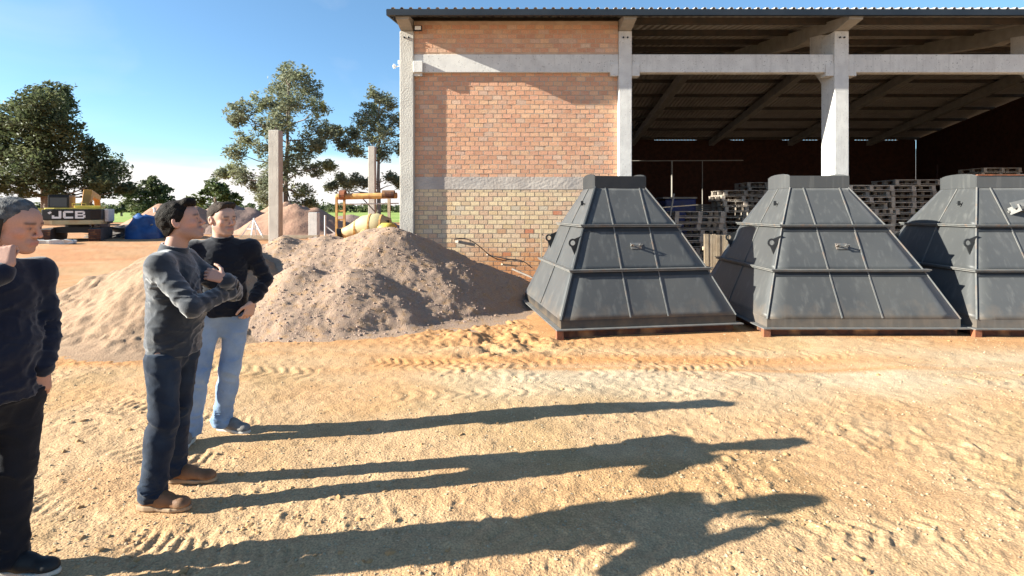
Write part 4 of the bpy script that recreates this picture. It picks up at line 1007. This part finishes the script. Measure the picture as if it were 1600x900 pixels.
# ---------------------------------------------------------------- people: signed-distance bodies meshed with surface nets
class Field:
    def __init__(s, lo, hi, h, fine=None):
        def ax(a, b, i):
            if fine is not None and i == 2:       # fine spacing inside given z ranges
                out = [a]
                while out[-1] < b:
                    z = out[-1]; f = any(z0-.02 <= z <= z1 for z0, z1 in fine); out.append(z+(h if f else h*2.6))
                return np.array(out)
            return np.arange(a, b+h, h)
        s.x, s.y, s.z = [ax(lo[i], hi[i], i) for i in range(3)]
        s.d = np.full((len(s.x), len(s.y), len(s.z)), .2, np.float32)
    def reg(s, lo, hi):
        sl = []
        for a, l, h in ((s.x, lo[0], hi[0]), (s.y, lo[1], hi[1]), (s.z, lo[2], hi[2])):
            i = max(0, np.searchsorted(a, l)); j = min(len(a), np.searchsorted(a, h)); sl.append(slice(i, j))
        if any(q.stop <= q.start for q in sl): return None
        X, Y, Z = np.meshgrid(s.x[sl[0]], s.y[sl[1]], s.z[sl[2]], indexing='ij')
        return tuple(sl), X.astype(np.float32), Y.astype(np.float32), Z.astype(np.float32)
    def op(s, fn, lo, hi, k=.02, mode='u'):
        r = s.reg(np.array(lo)-.03-k, np.array(hi)+.03+k)
        if r is None: return
        sl, X, Y, Z = r; b = fn(X, Y, Z); a = s.d[sl]
        if mode == 'u':
            if k > 0: h = np.clip(.5+.5*(b-a)/k, 0, 1); s.d[sl] = b*(1-h)+a*h-k*h*(1-h)
            else: s.d[sl] = np.minimum(a, b)
        elif mode == 's':
            b = -b; h = np.clip(.5-.5*(b-a)/max(k, 1e-5), 0, 1); s.d[sl] = b*(1-h)+a*h+k*h*(1-h)
        elif mode == 'i': s.d[sl] = np.maximum(a, b)
        elif mode == '+': s.d[sl] = a+b
    def cap(s, a, b, ra, rb, k=.02, mode='u'):
        a = np.array(a, float); b = np.array(b, float); r = max(ra, rb); ab = b-a; L2 = (ab@ab)+1e-9
        def fn(X, Y, Z):
            t = np.clip(((X-a[0])*ab[0]+(Y-a[1])*ab[1]+(Z-a[2])*ab[2])/L2, 0, 1)
            return np.sqrt((X-a[0]-t*ab[0])**2+(Y-a[1]-t*ab[1])**2+(Z-a[2]-t*ab[2])**2)-(ra+(rb-ra)*t)
        s.op(fn, np.minimum(a, b)-r, np.maximum(a, b)+r, k, mode)
    def ell(s, c, r, M=None, k=.02, mode='u'):
        c = np.array(c, float); r = np.array(r, float); M = np.eye(3) if M is None else M; R_ = r.max()
        def fn(X, Y, Z):
            p = np.stack([X-c[0], Y-c[1], Z-c[2]], -1)@M.T          # rows of M = local axes
            k0 = np.sqrt(((p/r)**2).sum(-1))+1e-6; k1 = np.sqrt(((p/(r*r))**2).sum(-1))+1e-6
            return k0*(k0-1)/k1
        s.op(fn, c-R_, c+R_, k, mode)
    def mesh(s):
        d = s.d; d = d.copy(); d[0] = d[-1] = .1; d[:, 0] = d[:, -1] = .1; d[:, :, 0] = d[:, :, -1] = .1
        ins = d < 0; nx, ny, nz = d.shape; cs = (nx-1, ny-1, nz-1)
        acc = np.zeros(cs+(3,), np.float32); cnt = np.zeros(cs, np.float32)
        G = [s.x.astype(np.float32), s.y.astype(np.float32), s.z.astype(np.float32)]
        quads = []
        for ax in range(3):
            A = [slice(None)]*3; B = [slice(None)]*3; A[ax] = slice(0, -1); B[ax] = slice(1, None)
            m = ins[tuple(A)] != ins[tuple(B)]
            I = np.argwhere(m)
            da = d[tuple(A)][m]; db = d[tuple(B)][m]; t = da/(da-db)
            P = np.stack([G[q][I[:, q]] for q in range(3)], 1)
            P[:, ax] += t*(G[ax][I[:, ax]+1]-G[ax][I[:, ax]])
            o1, o2 = (ax+1) % 3, (ax+2) % 3; cells = []
            for u, v in ((-1,-1),(0,-1),(0,0),(-1,0)):
                J = I.copy(); J[:, o1] += u; J[:, o2] += v; cells.append(J)
                np.add.at(acc, (J[:,0], J[:,1], J[:,2]), P); np.add.at(cnt, (J[:,0], J[:,1], J[:,2]), 1)
            q = np.stack(cells, 1); fl = ins[tuple(A)][m]
            q[~fl] = q[~fl][:, ::-1]; quads.append(q)
        act = cnt > 0; idx = -np.ones(cs, np.int64); idx[act] = np.arange(act.sum())
        V = acc[act]/cnt[act][:, None]; Q = np.concatenate(quads)
        return V, idx[Q[..., 0], Q[..., 1], Q[..., 2]]
def frame(f, up=(0,0,1)):
    """rows: right(subject's), forward, up"""
    f = np.array(f, float); f /= np.linalg.norm(f); u = np.array(up, float); r = np.cross(f, u); r /= np.linalg.norm(r); u = np.cross(r, f)
    return np.array([r, f, u])
def build_mesh(F, name, mat, parent, paint=None, smooth_it=0):
    V, Q = F.mesh(); me = mesh_np(name, V, Q, True)
    if paint is not None: col_attr(me, paint(V))
    me.materials.append(mat); o = bpy.data.objects.new(name, me); link(o, parent)
    o.location = -Vector(parent.location) if parent.parent is None else (0,0,0)
    if smooth_it: md = o.modifiers.new('s', 'SMOOTH'); md.iterations = smooth_it; md.factor = .5
    return o
SKIN = M_('skin', (0,0,0), None, .55, 8, .10, 120, attr=True, fine=.05, spec=.35, bdist=.003, sss=.06)
def add_head(F, O, H, jaw=1., g=0.):
    """O centre of head, H frame rows (right, forward, up)"""
    L = lambda x, y, z: O+x*H[0]+y*H[1]+z*H[2]
    F.ell(L(0,-.016,.032), (.076+g,.097+g,.086+g), H, .0)
    F.ell(L(0,.028,-.028), (.062,.062,.082), H, .03)
    F.ell(L(0,.045,.035), (.058,.05,.05), H, .03)
    for s_ in (-1, 1):
        F.cap(L(s_*.052,-.005,-.052), L(s_*.018,.068,-.098), .017*jaw, .018*jaw, .03)
        F.ell(L(s_*.043,.058,-.022), (.020,.022,.018), H, .018)
    F.ell(L(0,.079,-.098), (.018,.017,.015), H, .015)
    F.cap(L(-.036,.083,.018), L(.036,.083,.018), .010, .010, .014)
    for s_ in (-1, 1): F.ell(L(s_*.031,.101,-.002), (.017,.014,.012), H, .012, 's')
    F.cap(L(0,.092,.010), L(0,.113,-.030), .007, .0115, .010)
    for s_ in (-1, 1): F.ell(L(s_*.012,.099,-.036), (.009,.011,.008), H, .006)
    F.ell(L(0,.085,-.066), (.030,.016,.018), H, .014)
    F.cap(L(-.017,.096,-.062), L(.017,.096,-.062), .0055, .0055, .005)
    F.cap(L(-.015,.094,-.074), L(.015,.094,-.074), .0065, .0065, .005)
    F.cap(L(-.022,.103,-.068), L(.022,.103,-.068), .0025, .0025, .003, 's')
    for s_ in (-1, 1):
        F.ell(L(s_*.031,.080,-.002), (.0125,.0125,.0115), H, .002)
        e = frame(H[1]*.35+H[0]*s_*.95, H[2]+H[1]*(-.2))
        F.ell(L(s_*.082,-.012,-.006), (.019,.009,.033), e, .008)
        F.ell(L(s_*.090,-.008,-.002), (.010,.006,.017), e, .004, 's')
def head_paint(V, O, H, base, stub=.0, brow=(.05,.035,.03), glasses=False):
    P = (V-O)@H.T; x, y, z = P.T; C = np.repeat(np.array(base)[None], len(V), 0)
    near = (np.abs(x) < .12) & (np.abs(y) < .15) & (np.abs(z) < .16)
    def mx(f, c):
        f = (f*near)[:, None]; C[:] = C*(1-f)+np.array(c)[None]*f
    mx(.35*sstep(.0,.035,y)*np.exp(-((z+.03)/.035)**2)*sstep(.02,.05,np.abs(x)), (.62,.26,.19))      # ruddy cheeks
    mx(.5*np.exp(-((z+.03)/.02)**2)*(np.abs(x) < .02)*(y > .095), (.62,.28,.2))
    mx(stub*sstep(-.035,-.055,z)*sstep(-.02,.02,y)*sstep(-.16,-.10,z), (.20,.13,.11))
    mx(stub*.9*np.exp(-((z+.049)/.008)**2)*(np.abs(x) < .032)*(y > .07), (.16,.10,.085))
    mx(.75*np.exp(-((z+.068)/.008)**2)*(np.abs(x) < .024)*(y > .085), (.45,.16,.13))
    mx(.85*np.exp(-((z-.022)/.006)**2)*sstep(.010,.016,np.abs(x))*sstep(.056,.048,np.abs(x))*(y > .05), brow)
    mx(.45*np.exp(-((z-.002)/.011)**2)*np.exp(-((np.abs(x)-.031)/.018)**2)*(y > .05), (.32,.16,.12))
    mx(.9*np.exp(-((z+.001)/.0045)**2)*np.exp(-((np.abs(x)-.031)/.011)**2)*(y > .06), (.10,.07,.06))
    mx(.6*np.exp(-((x*x+0*z)/.09**2))*(np.abs(x) > .072)*(np.abs(y+.01) < .03)*(np.abs(z) < .04), (.66,.27,.20))
    return C
def hair(parent, O, H, hl, mat, thick=.010, quiff=0., amp=.004, seed=0, name='hair'):
    F = Field(O-.16, O+.16, .0045)
    L = lambda x, y, z: O+x*H[0]+y*H[1]+z*H[2]
    F.ell(L(0,-.016,.032), (.076+thick*.8,.097+thick,.086+thick), H, 0)
    F.ell(L(0,-.03,-.02), (.070,.080,.080), H, .02)
    if quiff:
        F.cap(L(-.035,.055,.10+quiff*.3), L(.035,.055,.10+quiff*.3), .026+quiff*.3, .026+quiff*.3, .02)
        F.cap(L(-.03,.078,.095+quiff*.6), L(.028,.078,.095+quiff*.6), .018, .018, .02)
    def cut(X, Y, Z):
        P = np.stack([X-O[0], Y-O[1], Z-O[2]], -1)@H.T; x, y, z = P[..., 0], P[..., 1], P[..., 2]
        zl = np.interp(y, hl[0], hl[1])+.003*np.sin(x*180+y*90)
        return (zl-z)*.8
    F.op(cut, O-.2, O+.2, 0, 'i')
    def nz(X, Y, Z):
        P = np.stack([X-O[0], Y-O[1], Z-O[2]], -1)@H.T
        return (amp*vn(P[..., 0]*95, P[..., 1]*38, P[..., 2]*60, seed+1)+amp*.8*vn(P[..., 0]*45, P[..., 1]*26, P[..., 2]*30, seed+2)).astype(np.float32)
    F.op(nz, O-.2, O+.2, 0, '+')
    return build_mesh(F, name, mat, parent)
def hand(F, w, d, n, t, curl=(.5,.6,.6,.6), sp=.05, thumb=(.6,.5), sc=1., kk=.006):
    """w wrist, d towards the fingers, n palm normal (side the fingers curl to), t towards the thumb"""
    w = np.array(w, float); d = np.array(d, float); d /= np.linalg.norm(d); n = np.array(n, float); n -= d*(n@d); n /= np.linalg.norm(n)
    tt = np.cross(d, n); tt = tt*(1 if tt@np.array(t, float) > 0 else -1)
    tips = []
    for i in range(4):
        off = (1.5-i)*.020*sc; k = w+d*.088*sc*(1-.03*abs(i-1))+tt*off
        F.cap(w+tt*off*.55+d*.012, k, .015*sc, .0115*sc, .012)
        L = (.074,.082,.077,.060)[i]*sc; p = k; a = 0; r = (.0092,.0095,.0090,.0080)[i]*sc; dirr = d+tt*sp*(1.5-i)
        for q, fr in enumerate((.45,.30,.25)):
            a += curl[i]*(1.0, 1.15, .8)[q]; v = dirr*math.cos(a)+n*math.sin(a); v /= np.linalg.norm(v); e = p+v*L*fr
            F.cap(p, e, r*(1-.08*q), r*(.94-.1*q), kk*.5); p = e
        tips.append(p)
    p = w+d*.022*sc+tt*.024*sc; F.cap(w, p, .016*sc, .016*sc, .012)
    v = d*.62+tt*.72+n*thumb[0]*.5; v /= np.linalg.norm(v); e = p+v*.042*sc; F.cap(p, e, .014*sc, .011*sc, .01); p = e
    v = d*.85+tt*.35+n*thumb[1]; v /= np.linalg.norm(v); e = p+v*.034*sc; F.cap(p, e, .0105*sc, .0095*sc, .004); p = e
    v = d*.95+tt*.1+n*thumb[1]*1.2; v /= np.linalg.norm(v); e = p+v*.026*sc; F.cap(p, e, .0098*sc, .0082*sc, .004)
    return tips
def folds(F, lo, hi, fn): F.op(fn, lo, hi, 0, '+')
def shoe(parent, heel, dirr, mat, solemat, L=.285, name='shoe', hi=.085, tilt=0., lace=None, toe_mat=None, extra=None):
    heel = np.array(heel, float); f = np.array([dirr[0], dirr[1], 0.]); f /= np.linalg.norm(f); H = frame(f)
    c = heel+f*L/2
    def P_(x, y, z): return heel+x*H[0]+y*H[1]+z*H[2]
    F = Field(c-np.array([.19,.19,.03]), c+np.array([.19,.19,.17]), .006)
    F.cap(P_(0,.045,.052), P_(0,.14,.052), .034, .036, 0); F.cap(P_(0,.14,.048), P_(.004,L-.055,.040), .040, .034, .03)
    F.ell(P_(.004,L-.050,.038), (.042,.050,.032), H, .02)
    F.cap(P_(0,.055,.06), P_(0,.060,.06+hi), .037, .038, .02); F.cap(P_(0,.085,.085), P_(0,.16,.062), .030, .026, .03)
    F.op(lambda X, Y, Z: (.028-(Z-heel[2])), c-.3, c+.3, 0, 'i')
    u = build_mesh(F, name, mat, parent)
    F = Field(c-np.array([.19,.19,.03]), c+np.array([.19,.19,.10]), .006)
    def sole(X, Y, Z):
        p = np.stack([X-heel[0], Y-heel[1], Z-heel[2]], -1)@H.T; x, y, z = p[..., 0], p[..., 1], p[..., 2]
        hwid = np.interp(y, [0,.05,.12,.20,L-.03,L], [.026,.038,.034,.046,.034,.012]); t = np.clip(y, .012, L-.012)
        return np.maximum(np.maximum(np.abs(x)-hwid, np.maximum(-y+.002, y-L-.002)), np.maximum(z-.030-.006*np.cos(y*14), -z+.002))
    F.op(sole, c-.3, c+.3, 0, 'u')
    so = build_mesh(F, 'sole', solemat, u, smooth_it=1); so.location = (0,0,0)
    # laces
    if lace is not None:
        m = MB()
        for q in range(4):
            yy = .105+q*.020; zz = .098-q*.011; a = P_(-.024, yy, zz-.006); b = P_(0, yy+.006, zz+.006); c2 = P_(.024, yy, zz-.006)
            m.tube([a, b, c2], .004, 5)
        o = m.build('laces', lace, u)
    return u
def cloth(name, c1, c2, rough=.9, bump=.25, bs=220, fine=.06, c3=None, sheen=.3, scale=9):
    m = M_(name, c1, c2, rough, scale, bump, bs, fine=fine, bdist=.003, c3=c3, spec=.15)
    m.node_tree.nodes['Principled BSDF'].inputs['Sheen Weight'].default_value = sheen
    return m
def A(*v): return np.array(v, float)
def person(name, root, label, sk, head_o, head_f, head_up, skin, hands, sweater, jeans, hairf, shoes, stub=.3, jaw=1., neck_r=.056,
           collar=None, hemz=.9, bulk=1., belly=0., sleeve_end=(None, None), seed=0, legr=1.):
    ROOT = empty('person', root, 0, label, 'person')
    H = frame(head_f, head_up); O = A(*head_o)
    LS, RS, LE, RE, LW, RW = [A(*sk[k]) for k in ('ls','rs','le','re','lw','rw')]
    LH, RH, LK, RK, LA, RA = [A(*sk[k]) for k in ('lh','rh','lk','rk','la','ra')]
    pts = np.array([LS, RS, LE, RE, LW, RW, LH, RH, LK, RK, LA, RA, O])
    lo = pts.min(0)-A(.20,.20,0); hi = pts.max(0)+A(.20,.20,.17); lo[2] = .0
    neck = (LS+RS)/2+A(0,0,.03); chest = (LS+RS)/2-A(0,0,.13); pel = (LH+RH)/2+A(0,0,.04); waist = chest*.42+pel*.58
    side = (RS-LS); side[2] = 0; side /= np.linalg.norm(side); fw = np.cross(A(0,0,1), side); B = np.array([side, fw, A(0,0,1)])
    ps = (RH-LH); ps[2] = 0; ps /= np.linalg.norm(ps); pf = np.cross(A(0,0,1), ps); BP = np.array([ps, pf, A(0,0,1)])
    handz = [(w[2]-.20, w[2]+.20) for w, on in ((LW, 'l' in hands), (RW, 'r' in hands)) if on]
    # --- body
    F = Field(lo, hi, .0055, fine=[(O[2]-.17, O[2]+.17)]+handz)
    def torso(F, g, gp=0.):
        F.ell(chest, (.158*bulk+g, .104*bulk+g, .18), B, 0); F.ell(waist+fw*belly*.5, (.140*bulk+g, .100*bulk+g+belly, .16), B, .06)
        F.ell(pel, (.150+g, .108+g, .13), BP, .06)
        for q in (LS, RS): F.cap(neck-A(0,0,.015), q-A(0,0,.012), .050+g*.7, .040+g*.7, .05)
        F.ell((LS+RS)/2-A(0,0,.055)+fw*-.012, (.155, .088+g, .085+g*.5), B, .05)
    def arms(F, g, k=.03, taper=0.):
        for s_, e, w in ((LS, LE, LW), (RS, RE, RW)):
            F.ell(s_-A(0,0,.03), (.050+g, .050+g, .060+g), None, k)
            F.cap(s_, e, .052+g, .042+g, k); F.cap(e, w, .042+g, .027+g*.9+taper, .02)
    def legs(F, g):
        for h, kn, an, in ((LH, LK, LA), (RH, RK, RA)):
            F.cap(h, kn, .082+g, .056+g, .035); F.cap(kn, an, .055+g, .036+g, .03)
            calf = kn*.65+an*.35-pf*.012; F.ell(calf, (.055+g*.8, .056+g*.8, .12), BP, .03)
    torso(F, -.012); arms(F, -.006); legs(F, -.008)
    F.cap(neck-A(0,0,.02), O+H[1]*-.018+H[2]*-.05, neck_r+.006, neck_r, .035)
    add_head(F, O, H, jaw)
    for k_ in hands: hands[k_](F)
    body = build_mesh(F, 'body', SKIN, ROOT, paint=lambda V: head_paint(V, O, H, skin, stub))
    # --- sweater
    g = .019; lo2 = np.minimum.reduce([LS, RS, LE, RE, LW, RW, LH, RH])-.19; hi2 = np.maximum.reduce([LS, RS, LE, RE, LW, RW])+.17
    lo2[2] = max(lo2[2], min(hemz-.05, LW[2]-.1, RW[2]-.1)); F = Field(lo2, hi2, .0065)
    torso(F, g); F.ell(A(pel[0], pel[1], hemz+.01), (.148+g, .106+g+belly*.5, .15), BP, .04)
    for s_, e, w in ((LS, LE, LW), (RS, RE, RW)):
        F.ell(s_-A(0,0,.03), (.050+g, .050+g, .062+g), None, .05)
        d = (e-s_)/np.linalg.norm(e-s_); F.cap(s_-A(0,0,.02), e, .044+g, .035+g, .035); F.cap(e, w, .036+g, .025+g, .012)
        d = (w-e)/np.linalg.norm(w-e)
        F.op(lambda X, Y, Z, w=w, d=d: np.where(((X-w[0])**2+(Y-w[1])**2+(Z-w[2])**2) < .07**2, (X-w[0])*d[0]+(Y-w[1])*d[1]+(Z-w[2])*d[2]-.004, -1.), w-.08, w+.08, 0, 'i')
        F.cap(w-d*.035, w-d*.004, .030+g*.7, .028+g*.7, .004)             # cuff
    F.op(lambda X, Y, Z: hemz-Z+.006*np.sin(X*21)*0, lo2, hi2, 0, 'i') if True else None
    hem_c = pel.copy(); hem_c[2] = hemz+.03
    def hemband(X, Y, Z):
        p = np.stack([X-hem_c[0], Y-hem_c[1], Z-hem_c[2]], -1)@BP.T
        q = np.sqrt((p[..., 0]/(.160+g))**2+(p[..., 1]/(.118+g+belly*.6))**2); return np.maximum((q-1)*.125, np.abs(p[..., 2])-.03)
    F.op(lambda X, Y, Z: (.006*sstep(hemz+.07, hemz+.05, Z)).astype(np.float32), np.array([pel[0]-.3, pel[1]-.3, hemz-.02]), np.array([pel[0]+.3, pel[1]+.3, hemz+.08]), 0, '+')
    rs2 = seed*7
    def fold(X, Y, Z):
        # creases: radiating from armpits / elbows, sagging round the waist
        u = (X-neck[0])*side[0]+(Y-neck[1])*side[1]; v = (X-neck[0])*fw[0]+(Y-neck[1])*fw[1]
        n1 = vn(u*7+rs2, v*7, Z*17+u*6, seed); n2 = vn(u*16, v*14+rs2, Z*34-u*9, seed+3)
        w_ = sstep(1.42, 1.25, Z)*.6+.4
        r1 = 1-np.abs(n1); r2 = 1-np.abs(n2)
        return (w_*(.008*(r1**4-.35)+.0065*(r2**4-.35)+.002*((1-np.abs(vn(u*30, v*26, Z*62+u*30, seed+4)))**3-.4))*-1).astype(np.float32)
    F.op(fold, lo2, hi2, 0, '+')
    for s_, e, w in ((LS, LE, LW), (RS, RE, RW)):
        def rings(X, Y, Z, e=e, w=w, s_=s_):
            r = np.sqrt((X-e[0])**2+(Y-e[1])**2+(Z-e[2])**2); r2 = np.sqrt((X-w[0])**2+(Y-w[1])**2+(Z-w[2])**2)
            nn = vn(X*9, Y*9, Z*9, seed+9)
            return (.006*np.sin(r*120+nn*3)*np.exp(-(r/.11)**2)+.005*np.sin(r2*150+nn*2)*np.exp(-(r2/.10)**2)).astype(np.float32)
        F.op(rings, np.minimum(np.minimum(s_, e), w)-.12, np.maximum(np.maximum(s_, e), w)+.12, 0, '+')
    # neck opening
    nd = (O-neck); nd /= np.linalg.norm(nd)
    F.cap(neck+nd*.02, neck+nd*.12, neck_r+.010, neck_r+.012, .012, 's')
    top = build_mesh(F, sweater[0], sweater[1], ROOT)
    # collar
    cz, cr, cc = collar if collar else (.035, .010, None)
    cmid = neck+nd*cz; n1 = np.cross(nd, fw); n1 /= np.linalg.norm(n1); n2 = np.cross(n1, nd)
    F = Field(cmid-.13, cmid+.13, .006)
    def coll(X, Y, Z):
        p = np.stack([X-cmid[0], Y-cmid[1], Z-cmid[2]], -1); h = p@nd; r = np.sqrt((p@n1)**2+(p@n2)**2)
        rr = neck_r+.014-h*.12; return np.sqrt(np.maximum(np.abs(r-rr)-.004, 0)**2+np.maximum(np.abs(h)-cr*1.6, 0)**2)-.004
    F.op(coll, cmid-.12, cmid+.12, 0); build_mesh(F, 'collar', cc or sweater[1], top).location = (0,0,0)
    # --- jeans
    lo3 = np.minimum.reduce([LH, RH, LK, RK, LA, RA])-.17; hi3 = np.maximum.reduce([LH, RH, LK, RK, LA, RA])+.17; lo3[2] = .03; hi3[2] = max(LH[2], RH[2])+.14
    F = Field(lo3, hi3, .008); g = .010*legr
    F.ell(pel-A(0,0,.03), (.143+g, .102+g, .12), BP, 0); F.ell(pel-A(0,0,.13), (.055, .075, .09), BP, .03); F.ell(pel-A(0,0,.05)-pf*.02, (.14, .11+g, .10), BP, .03)
    for h, kn, an in ((LH, LK, LA), (RH, RK, RA)):
        F.cap(h, kn, .086+g, .064+g, .03); F.cap(kn, an, .063+g, .056+g, .03); F.ell(kn*.65+an*.35-pf*.012, (.058+g, .060+g, .13), BP, .03)
        F.cap(an, an-A(0,0,.02)*1, .058+g, .060+g, .01)
    F.op(lambda X, Y, Z: np.maximum(.052-Z, Z-(hemz+.03)), lo3-.1, hi3+.1, 0, 'i')
    def jf(X, Y, Z):
        n1 = vn(X*12+rs2, Y*12, Z*15+X*7, seed+20); n2 = vn(X*22, Y*22, Z*34, seed+21); n3 = vn(X*9, Y*9, Z*60, seed+22)
        lowk = np.exp(-((Z-.50)/.10)**2)+.9*np.exp(-((Z-.13)/.08)**2)+.6*np.exp(-((Z-.85)/.08)**2)
        return (-(.006+.009*lowk)*((1-np.abs(n1))**3-.4)-.0035*((1-np.abs(n2))**2-.4)-.009*np.exp(-((Z-.12)/.07)**2)*(1-np.abs(n3))**2).astype(np.float32)
    F.op(jf, lo3, hi3, 0, '+')
    build_mesh(F, jeans[0], jeans[1], ROOT)
    hairf(ROOT, O, H)
    for sh in shoes: shoe(ROOT, *sh)
    return ROOT
navy = cloth('navy_knit', (.006,.009,.022), (.008,.013,.028), .95, .4, 300)
slate = cloth('slate_blue_knit', (.015,.020,.029), (.026,.033,.044), .9, .45, 200, sheen=.6)
blackk = cloth('black_knit', (.005,.006,.012), (.007,.009,.015), .95, .35, 260)
dkj = cloth('dark_denim', (.008,.013,.026), (.022,.036,.060), .85, .5, 160, scale=5, c3=(.014,.024,.045), sheen=.1)
bkj = cloth('black_denim', (.007,.009,.014), (.011,.013,.02), .9, .4, 160, sheen=.1)
ltj = cloth('light_denim', (.20,.29,.43), (.30,.40,.54), .85, .5, 160, scale=5, c3=(.16,.24,.38), sheen=.1)
hair_dark = M_('dark_hair', (.007,.006,.005), (.018,.013,.010), .75, 60, .9, 150, bdist=.006, spec=.12)
hair_grey = M_('grey_hair', (.16,.155,.15), (.05,.05,.05), .75, 38, .9, 150, bdist=.006, spec=.15, lo=.3, hi=.7)
hair_brown = M_('brown_hair', (.035,.024,.018), (.05,.036,.028), .75, 60, .9, 150, bdist=.006, spec=.12)
leather = M_('brown_leather', (.16,.075,.035), (.24,.12,.06), .6, 14, .2, 60, c3=(.34,.22,.13))
suede = M_('grey_fabric_shoe', (.16,.15,.145), (.24,.22,.20), .85, 20, .4, 200)
soleW = M_('white_rubber', (.62,.60,.55), (.48,.43,.36), .7, 12)
soleB = M_('tan_rubber', (.40,.28,.17), (.28,.19,.12), .8, 12)
blk = M_('black_shoe', (.012,.012,.014), (.02,.02,.02), .6, 14)

# --- man at the left edge, telephoning
def h1r(F):   # right hand holding the telephone to his cheek
    hand(F, (-2.065,2.225,1.445), (-.46,.30,1.0), (-.30,.95,-.1), (-.6,-.1,.1), curl=(.12,.95,1.15,1.25), sp=.0, thumb=(.5,.3), sc=.98)
def h1l(F):
    hand(F, (-2.158,2.50,.945), (-.04,-.08,-1), (-.7,.5,0), (.6,-.6,0), curl=(.35,.4,.45,.5))
person('phone', (-2.28, 2.4, 0), 'man at the left edge in a navy jumper, holding a phone to his ear', dict(
    ls=(-2.235,2.56,1.40), rs=(-2.36,2.23,1.40), le=(-2.205,2.58,1.11), re=(-2.30,2.03,1.20), lw=(-2.155,2.50,.95), rw=(-2.08,2.22,1.425),
    lh=(-2.24,2.48,.90), rh=(-2.30,2.32,.90), lk=(-2.29,2.50,.50), rk=(-2.37,2.32,.50), la=(-2.325,2.51,.10), ra=(-2.44,2.31,.10)),
    (-2.215,2.42,1.612), (.98,.10,-.16), (.16,.0,1), (.50,.27,.19), {'r': h1r, 'l': h1l},
    ('jumper', navy), ('trousers', bkj),
    lambda p, O, H: hair(p, O, H, ([-.12,-.07,-.03,.005,.04,.06,.085,.12], [-.07,-.06,-.02,.006,.045,.075,.088,.2]), hair_grey, .009, amp=.004, seed=31),
    [((-2.385,2.50,0), (.99,.05), blk, soleW, .295), ((-2.50,2.31,0), (.97,-.2), blk, soleW, .295)], stub=.12, seed=3, hemz=.84, bulk=1.02, belly=.02, legr=1.2)
ph = MB(); ph.box((0,0,0), (.008,.074,.150)); po = ph.build('mobile_phone', MAT['black'], None, bevel=.004)
po.location = (-2.235,2.325,1.575); po.rotation_euler = (math.radians(-10), math.radians(8), math.radians(-58)); tag(po, 'black mobile phone held to the ear of the man at the left edge', 'phone')

# --- man with crossed arms
def h2l(F): hand(F, (-1.645,3.10,1.285), (-.80,.02,.30), (.1,.8,-.5), (.2,.1,1), curl=(.35,.38,.42,.45), sp=.02, thumb=(.2,.1), sc=.9)
def h2r(F): hand(F, (-1.67,3.20,1.20), (-.2,.95,.25), (-1,.1,0), (0,.1,1), curl=(.3,.3,.3,.3))
person('crossed', (-1.95, 3.2, 0), 'man in a slate blue jacket with crossed arms, looking up to the right', dict(
    ls=(-2.025,3.365,1.385), rs=(-1.965,3.035,1.385), le=(-1.75,3.42,1.16), re=(-1.74,2.955,1.15), lw=(-1.635,3.12,1.275), rw=(-1.66,3.20,1.20),
    lh=(-1.97,3.28,.92), rh=(-1.99,3.10,.92), lk=(-2.05,3.33,.49), rk=(-1.975,3.09,.49), la=(-2.09,3.355,.10), ra=(-2.025,3.06,.10)),
    (-1.945,3.20,1.610), (.92,.32,.22), (-.24,-.06,1), (.46,.26,.19), {'l': h2l, 'r': h2r},
    ('jacket', slate), ('jeans', dkj),
    lambda p, O, H: hair(p, O, H, ([-.12,-.08,-.04,-.012,.012,.04,.058,.12], [-.085,-.075,-.04,-.02,.0,.04,.078,.084]), hair_dark, .014, quiff=.010, amp=.004, seed=32),
    [((-2.14,3.36,0), (1.0,.03), leather, soleB, .31), ((-2.095,3.055,0), (1.0,-.02), leather, soleB, .295, 'shoe', .085, 0, hair_dark)], stub=.38, seed=5, hemz=.84, bulk=1.03, belly=.03,
    collar=(.030, .016, None), legr=.8)

# --- man in black sweater and light jeans
def h3l(F): hand(F, (-1.91,3.995,1.00), (-.22,-.12,-.95), (-.8,.5,0), (-.3,-.9,0), curl=(.55,.6,.65,.7), thumb=(.5,.4))
def h3r(F): hand(F, (-2.30,3.86,1.02), (.1,-.1,-1), (.8,.5,0), (.1,-.9,0), curl=(.5,.5,.5,.5))
person('light', (-2.2, 4.02, 0), 'man in a black jumper and light blue jeans standing nearest the gravel heap', dict(
    ls=(-1.965,4.09,1.405), rs=(-2.315,3.95,1.405), le=(-1.875,4.14,1.15), re=(-2.37,3.93,1.13), lw=(-1.905,4.01,1.02), rw=(-2.30,3.86,1.05),
    lh=(-2.05,4.06,.92), rh=(-2.22,3.98,.92), lk=(-2.10,4.06,.50), rk=(-2.26,3.92,.50), la=(-2.195,4.11,.10), ra=(-2.325,3.93,.10)),
    (-2.125,3.99,1.612), (.88,-.46,-.04), (0,-.05,1), (.55,.33,.24), {'l': h3l, 'r': h3r},
    ('jumper', blackk), ('jeans', ltj),
    lambda p, O, H: hair(p, O, H, ([-.12,-.07,-.03,.005,.04,.06,.075,.12], [-.05,-.04,.0,.03,.055,.078,.088,.2]), hair_brown, .009, amp=.0035, seed=33, quiff=.004),
    [((-2.245,4.16,0), (.97,-.26), suede, soleW, .285, 'shoe', .07, 0, blk), ((-2.335,3.98,0), (.14,-1.0), suede, soleW, .28, 'shoe', .07, 0, blk)], stub=.30, seed=8, hemz=.90, bulk=1.0, legr=.7)
